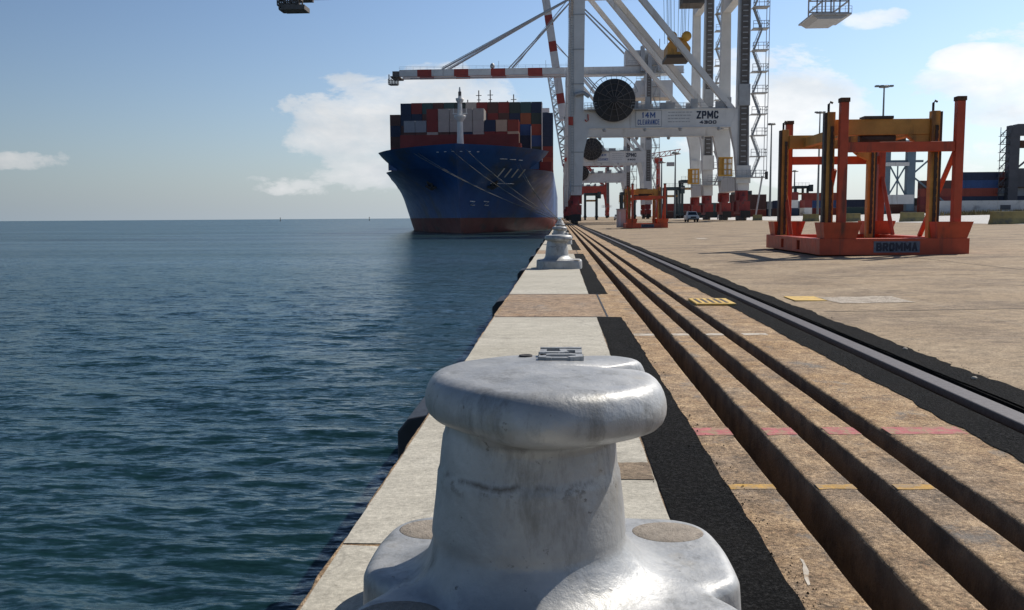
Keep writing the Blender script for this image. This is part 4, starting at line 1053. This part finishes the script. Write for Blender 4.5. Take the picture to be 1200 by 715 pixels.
def vehicle(x, y, label, kind, body, rz=0):
    t = empty(kind, (x, y, gz(x)), label, 'vehicle', 'white service vehicles')
    sec = [(-.90, .38), (-.94, .70), (-.93, 1.02), (-.80, 1.08), (.80, 1.08), (.93, 1.02), (.94, .70), (.90, .38)]
    MB().prism(sec, 0, 4.9, 'xz').build('body', body, t, .06)
    cab = MB(); cab.frus((-.86, .86, 1.1, 3.2), (-.70, .70, 1.6, 3.0), 1.08, 1.75); c_ = cab.build('cabin', body, t, .05)
    g = MB(); v = [(-.76, 1.14, 1.16), (.76, 1.14, 1.16), (.64, 1.52, 1.66), (-.64, 1.52, 1.66)]; v = [(a, b - .02, c) for a, b, c in v]; g.add(v, [(0, 1, 2, 3)]); g.build('windscreen', M['glass'], c_)
    for a in (-.68, .68): MB().box(a - .2, a + .2, -.03, -.002, .72, .92).build('headlight', M['crane_white'], t)
    MB().box(-.45, .45, -.03, -.002, .66, .90).build('grille', M['black'], t); MB().box(-.92, .92, -.12, -.031, .38, .60).build('bumper', M['black'], t)
    for a in (-.78, .78):
        for b in (.9, 3.9): MB().lathe([(.15, -.12), (.36, -.12), (.36, .12), (.15, .12)], (a, b, .36), 'x', 16).build('wheel', M['tyre'], t)
    return t
vehicle(21.9, 150., 'white pickup truck parked facing us beside the crane bogies', 'pickup_truck', M['ship_white'])
vehicle(16.6, 262., 'white van farther off under the cranes left of the booth', 'service_van', M['ship_white'])
t = empty('tank_truck', (81.6, 158, gz(81)), 'blue and white tank truck at the right edge behind the barrier', 'truck')
MB().lathe([(.4, 0), (.85, .05), (.95, .3), (.95, 5.2), (.85, 5.5), (.4, 5.55)], (1.6, 0, 1.75), 'x', 22).build('tank', M['blue_paint'], t)
MB().frus((-.6, 1.5, -1.1, 1.1), (-.2, 1.4, -1.0, 1.0), .6, 2.7).build('cab', M['ship_white'], t, .08)
MB().box(-.4, 7.2, -.9, .9, .45, .75).build('chassis', M['black'], t)
for x in (.4, 4.6, 6.2): MB().lathe([(.15, -1.05), (.48, -1.05), (.48, 1.05), (.15, 1.05)], (x, 0, .48), 'y', 18).build('wheel', M['tyre'], t)
t = empty('site_booth', (5.75, 92, gz(6)), 'small pale site booth at the left of the far spreader stand', 'booth')
MB().box(0, .85, 0, 1.4, .08, 1.9).build('wall', M['booth'], t, .02); MB().box(-.06, .91, -.06, 1.46, 1.901, 1.98).build('roof', M['crane_grey'], t)
MB().box(.12, .38, -.015, -.002, .2, 1.7).build('door', M['wall_white'], t)
# red harbour crane jib beyond the cranes
t = empty('harbour_crane', (46., 430, gz(46)), 'red harbour crane with level lattice jib behind the white cranes', 'crane')
MB().tube([(0, 0, 0), (0, 0, 26)], [1.2, .9], 12).build('tower', M['crane_red'], t)
mb = MB()
for k in range(6):
    p = np.array((-4. + 2.4 * k, 0, 27.8 + .35 * k)); q = p + [2.4, 0, .35]
    mb.bar(p, q, .35); mb.bar(p + [0, 0, 2.2], q + [0, 0, 2.2], .35); mb.bar(p, q + [0, 0, 2.2], .25); mb.bar(p, p + [0, 0, 2.2], .25)
mb.build('jib', M['crane_red'], t)
MB().box(-1.8, 1.8, -1.6, 1.6, 25.5, 28).build('machine_house', M['crane_red'], t)
MB().box(4, 7.4, -1, 1, 24.2, 26).build('counterweight', M['crane_grey'], t)
# channel markers on the horizon
for x, y, n in ((-620, 950, 'far left of the sea horizon'), (-300, 1400, 'sea horizon left of the ship bow'), (-420, 1330, 'sea horizon midway to the ship')):
    mb = MB().lathe([(1.1, 0), (1.2, 1.), (.5, 1.6), (.35, 4.5), (.8, 4.8), (.6, 5.6), (.01, 6.)], (x, y, -2.2), 'z', 10)
    tag(mb.build('channel_marker', M['pile_grey']), 'tiny dark channel marker on the ' + n, 'marker', 'channel markers on the horizon')

# ------------------------------------------------------------------ water
def sea():
    rs = [2.6]
    while rs[-1] < 30000: r = rs[-1]; rs.append(r * (1.0062 if r < 160 else 1.02 if r < 900 else 1.15))
    rs = np.array(rs)
    az = np.concatenate([np.linspace(-4, 62, 300), np.linspace(62, 185, 60)[1:]])     # degrees from +Y towards -X
    a = np.radians(az); RR, A = np.meshgrid(rs, a, indexing='ij')
    X = -RR * np.sin(A); Y = RR * np.cos(A)
    sp = np.maximum(RR * .0062, RR * .0039)
    Z = np.zeros_like(X); DX = np.zeros_like(X); DY = np.zeros_like(X)
    rg = np.random.RandomState(11)
    for k in range(90):
        lam = math.exp(rg.uniform(math.log(.2), math.log(2.4))); th = R(256) + rg.normal(0, .40); kx, ky = math.cos(th) * 2 * math.pi / lam, math.sin(th) * 2 * math.pi / lam
        amp = .0031 * lam ** .85 * rg.uniform(.5, 1.3) * (1.15 if lam < 1.2 else .6)
        fade = np.clip((lam / sp - 2.5) / 3, 0, 1)
        ph = kx * X + ky * Y + rg.uniform(0, 6.28)
        Z += amp * fade * np.cos(ph); DX -= .9 * amp * fade * math.cos(th) * np.sin(ph); DY -= .9 * amp * fade * math.sin(th) * np.sin(ph)
    patch = 1 + .35 * np.sin(X * .11 + Y * .05) * np.sin(Y * .07 - X * .03)
    Z *= patch
    V = np.stack([X + DX, Y + DY, -1.9 + Z], -1).reshape(-1, 3)
    nr, na = X.shape
    i, j = np.meshgrid(np.arange(nr - 1), np.arange(na - 1), indexing='ij'); q = (i * na + j).ravel()
    F = np.stack([q, q + 1, q + na + 1, q + na], -1)
    me = bpy.data.meshes.new('sea_water'); me.vertices.add(len(V)); me.vertices.foreach_set('co', V.ravel().astype(np.float32))
    me.loops.add(F.size); me.loops.foreach_set('vertex_index', F.ravel().astype(np.int32))
    me.polygons.add(len(F)); me.polygons.foreach_set('loop_start', np.arange(0, F.size, 4, dtype=np.int32)); me.polygons.foreach_set('loop_total', np.full(len(F), 4, np.int32))
    me.polygons.foreach_set('use_smooth', np.ones(len(F), bool)); me.update(calc_edges=True); me.validate()
    m, n, l, b = newmat('sea_water'); t = NT(n, l)
    v = t.coord()
    l.new(t.mix(t.ramp(t.noise(v, .05, 4), [(.35, 0.), (.65, 1.)]), (.006, .024, .028), (.009, .033, .038)), b.inputs['Base Color'])
    def slopes(scale, vec, k):
        x = t.new('ShaderNodeTexNoise'); x.inputs['Scale'].default_value = scale; x.inputs['Detail'].default_value = 4; x.inputs['Roughness'].default_value = .62; l.new(vec, x.inputs['Vector'])
        a = t.new('ShaderNodeVectorMath', operation='SUBTRACT'); l.new(x.outputs['Color'], a.inputs[0]); a.inputs[1].default_value = (.5, .5, .5)
        m2 = t.new('ShaderNodeVectorMath', operation='MULTIPLY'); l.new(a.outputs[0], m2.inputs[0]); m2.inputs[1].default_value = (k * .8, k, 0); return m2.outputs[0]
    vv = t.coord((.5, 2.0, 1), rot=(0, 0, R(-12)))
    s1 = t.new('ShaderNodeVectorMath', operation='ADD'); l.new(slopes(2.6, vv, 1.15), s1.inputs[0]); l.new(slopes(10., vv, 1.25), s1.inputs[1])
    s2 = t.new('ShaderNodeVectorMath', operation='ADD'); l.new(s1.outputs[0], s2.inputs[0])
    ge = t.new('ShaderNodeNewGeometry'); l.new(ge.outputs['Normal'], s2.inputs[1])
    nn = t.new('ShaderNodeVectorMath', operation='NORMALIZE'); l.new(s2.outputs[0], nn.inputs[0]); l.new(nn.outputs[0], b.inputs['Normal'])
    b.inputs['Roughness'].default_value = 1.; b.inputs['Specular IOR Level'].default_value = 0.
    gl = t.new('ShaderNodeBsdfGlossy'); gl.inputs['Roughness'].default_value = .16; gl.inputs['Color'].default_value = (.86, .95, 1., 1); l.new(nn.outputs[0], gl.inputs['Normal'])
    fr = t.new('ShaderNodeFresnel'); fr.inputs['IOR'].default_value = 1.30; l.new(nn.outputs[0], fr.inputs['Normal'])
    ms = t.new('ShaderNodeMixShader'); gust = t.math('MULTIPLY_ADD', t.ramp(t.noise(t.coord((.012, .06, 1), rot=(0, 0, R(6))), 1., 9, .68), [(.36, 0.), (.62, 1.)]), .26, .80)
    l.new(t.math('MULTIPLY', t.math('MINIMUM', t.math('MULTIPLY', fr.outputs[0], 1.), .52), gust), ms.inputs[0])   # a rough sea never mirrors fully, even at a glance
    l.new(b.outputs[0], ms.inputs[1]); l.new(gl.outputs[0], ms.inputs[2]); l.new(ms.outputs[0], n['Material Output'].inputs['Surface'])
    me.materials.append(m)
    o = bpy.data.objects.new('sea_water', me); COL.objects.link(o); o['kind'] = 'structure'
    if me.polygons[0].normal.z < 0: me.flip_normals()
sea()

# ------------------------------------------------------------------ sky, sun, camera
SUN_EL, SUN_AZ = 46., 51.            # azimuth from +Y (along the quay) towards +X
w = bpy.data.worlds.new('World'); C.world = w; w.use_nodes = True
n = w.node_tree.nodes; l = w.node_tree.links; t = NT(n, l)
bg = n['Background']; bg.inputs['Strength'].default_value = .085
sky = t.new('ShaderNodeTexSky', sky_type='NISHITA', sun_disc=False, sun_elevation=R(SUN_EL), sun_rotation=R(SUN_AZ), altitude=0., air_density=1.0, dust_density=.7, ozone_density=1.6)
gen = t.new('ShaderNodeTexCoord').outputs['Generated']
def vm(op, a, b=None):
    x = t.new('ShaderNodeVectorMath', operation=op); l.new(a, x.inputs[0])
    if b is not None: 
        if hasattr(b, 'links'): l.new(b, x.inputs[1])
        else: x.inputs[1].default_value = b
    return x
nz = t.new('ShaderNodeTexNoise'); nz.inputs['Scale'].default_value = 8.; nz.inputs['Detail'].default_value = 12; nz.inputs['Roughness'].default_value = .62; nz.inputs['Distortion'].default_value = .25
mp = t.new('ShaderNodeMapping'); mp.inputs['Scale'].default_value = (1, 1, 2.1); mp.inputs['Location'].default_value = (.4, .1, .3); l.new(gen, mp.inputs['Vector']); l.new(mp.outputs[0], nz.inputs['Vector'])
def blob(az, el, ra, re, amt):       # a cloud bank: direction (degrees from +Y towards +X, elevation), angular half sizes
    d = (math.sin(R(az)) * math.cos(R(el)), math.cos(R(az)) * math.cos(R(el)), math.sin(R(el)))
    s_ = vm('SUBTRACT', vm('NORMALIZE', gen).outputs[0], d)
    rt = (math.cos(R(az)), -math.sin(R(az)), 0); 
    a = vm('DOT_PRODUCT', s_.outputs[0], rt).outputs['Value']; b_ = vm('DOT_PRODUCT', s_.outputs[0], (0, 0, 1)).outputs['Value']
    a = t.math('DIVIDE', a, math.sin(R(ra))); b_ = t.math('DIVIDE', b_, math.sin(R(re)))
    r2 = t.math('ADD', t.math('MULTIPLY', a, a), t.math('MULTIPLY', b_, b_))
    front = t.math('GREATER_THAN', vm('DOT_PRODUCT', gen, d).outputs['Value'], 0.)
    return t.math('MULTIPLY', t.math('MULTIPLY', t.math('SUBTRACT', 1., r2, clamp=True), amt), front)
banks = [(-9.5, 6.0, 11, 4.2, .45), (-13, 2.3, 9, 1.5, .26), (-31, 3.6, 4.5, 1.0, .30), (-23.5, 2.6, 6, .6, .16), (12.5, 6.5, 7.5, 5.2, .52), (18.5, 11.2, 3.4, .9, .36), (27.5, 7.0, 8, 4.6, .44), (23.5, 8.7, 2.5, .8, .34), (19, 2, 16, 2.6, .24), (60, 12, 30, 9, .35), (-80, 8, 24, 4, .2), (150, 10, 30, 5, .2)]
tot = None
for bk in banks:
    x = blob(*bk); tot = x if tot is None else t.math('ADD', tot, x)
dens = t.math('ADD', t.math('SUBTRACT', nz.outputs['Fac'], .62), tot)
fac = t.ramp(dens, [(.115, 0.), (.175, .58), (.32, .97)])
shade = t.ramp(t.noise(vm('ADD', mp.outputs[0], (.0, .0, .12)).outputs[0], 9., 6, .55), [(.32, (5.2, 5.7, 6.3)), (.68, (8.6, 8.6, 8.5))])
# sky tint, then a low veil of pale sea air, whiter towards the sun
sep = t.new('ShaderNodeSeparateXYZ'); l.new(vm('NORMALIZE', gen).outputs[0], sep.inputs[0])
el = t.math('MAXIMUM', sep.outputs['Z'], 0.)
zr = t.new('ShaderNodeMapRange'); l.new(el, zr.inputs['Value']); zr.inputs['From Min'].default_value = .28; zr.inputs['From Max'].default_value = .85; zr.inputs['To Min'].default_value = 1.; zr.inputs['To Max'].default_value = .5
zs = vm('SCALE', sky.outputs[0]); l.new(zr.outputs[0], zs.inputs['Scale'])
vf = t.math('MULTIPLY', t.math('POWER', 2.718, t.math('MULTIPLY', el, -12.5)), .92)
sd = vm('DOT_PRODUCT', gen, (math.sin(R(SUN_AZ)), math.cos(R(SUN_AZ)), 0)).outputs['Value']
def lin(a, b):
    mr = t.new('ShaderNodeMapRange'); mr.inputs['From Min'].default_value = .05; mr.inputs['From Max'].default_value = .9; mr.inputs['To Min'].default_value = a; mr.inputs['To Max'].default_value = b
    l.new(sd, mr.inputs['Value']); return mr.outputs[0]
tn = vm('SCALE', vm('MULTIPLY', zs.outputs[0], (1.02, 1.12, 1.27)).outputs[0]); l.new(lin(.84, 1.42), tn.inputs['Scale']); tint = tn.outputs[0]
cb = t.new('ShaderNodeCombineXYZ')
for i, (a, b) in enumerate(((3.5, 8.0), (4.3, 8.7), (5.1, 9.2))): l.new(lin(a, b), cb.inputs[i])
vmx = t.new('ShaderNodeMix', data_type='RGBA', clamp_result=False); l.new(vf, vmx.inputs[0]); l.new(tint, vmx.inputs[6]); l.new(cb.outputs[0], vmx.inputs[7])
mx = t.new('ShaderNodeMix', data_type='RGBA', clamp_result=False); l.new(fac, mx.inputs[0]); l.new(vmx.outputs[2], mx.inputs[6])
sh = t.new('ShaderNodeValToRGB'); 
cm = t.mix(t.ramp(t.noise(mp.outputs[0], 11., 6, .55), [(.35, 0.), (.65, 1.)]), (.74, .79, .84), (1., 1.01, 1.02))
sc_ = vm('SCALE', cm); l.new(lin(7.4, 12.8), sc_.inputs['Scale'])
l.new(sc_.outputs[0], mx.inputs[7]); l.new(mx.outputs[2], bg.inputs['Color'])

sun = bpy.data.lights.new('sun', 'SUN'); sun.energy = 4.9; sun.angle = R(.55); sun.color = (1., .93, .83)
so = bpy.data.objects.new('sun', sun); COL.objects.link(so)
from mathutils import Vector, Matrix
d = Vector((math.sin(R(SUN_AZ)) * math.cos(R(SUN_EL)), math.cos(R(SUN_AZ)) * math.cos(R(SUN_EL)), math.sin(R(SUN_EL))))
so.rotation_euler = d.to_track_quat('Z', 'Y').to_euler()

cam = bpy.data.cameras.new('camera'); co = bpy.data.objects.new('camera', cam); COL.objects.link(co); C.camera = co
cam.sensor_width = 36.; cam.lens = 31.5; cam.clip_start = .05; cam.clip_end = 60000
yaw, pitch, roll = .0546265, .0972313, .0066999
f = Vector((-math.sin(yaw) * math.cos(pitch), math.cos(yaw) * math.cos(pitch), -math.sin(pitch))); r = Vector((math.cos(yaw), math.sin(yaw), 0)); u = r.cross(f)
c_, s_ = math.cos(roll), math.sin(roll)
r, u = c_ * r - s_ * u, c_ * u + s_ * r
mw = Matrix((r, u, -f)).transposed().to_4x4(); mw.translation = (0, 0, 1.2); co.matrix_world = mw

C.view_settings.view_transform = 'Standard'; C.view_settings.look = 'None'; C.view_settings.exposure = 0.; C.view_settings.gamma = 1.
C.render.engine = 'CYCLES'; C.cycles.use_denoising = True; C.cycles.max_bounces = 6; C.cycles.caustics_reflective = False; C.cycles.caustics_refractive = False
C.cycles.sample_clamp_indirect = 6.
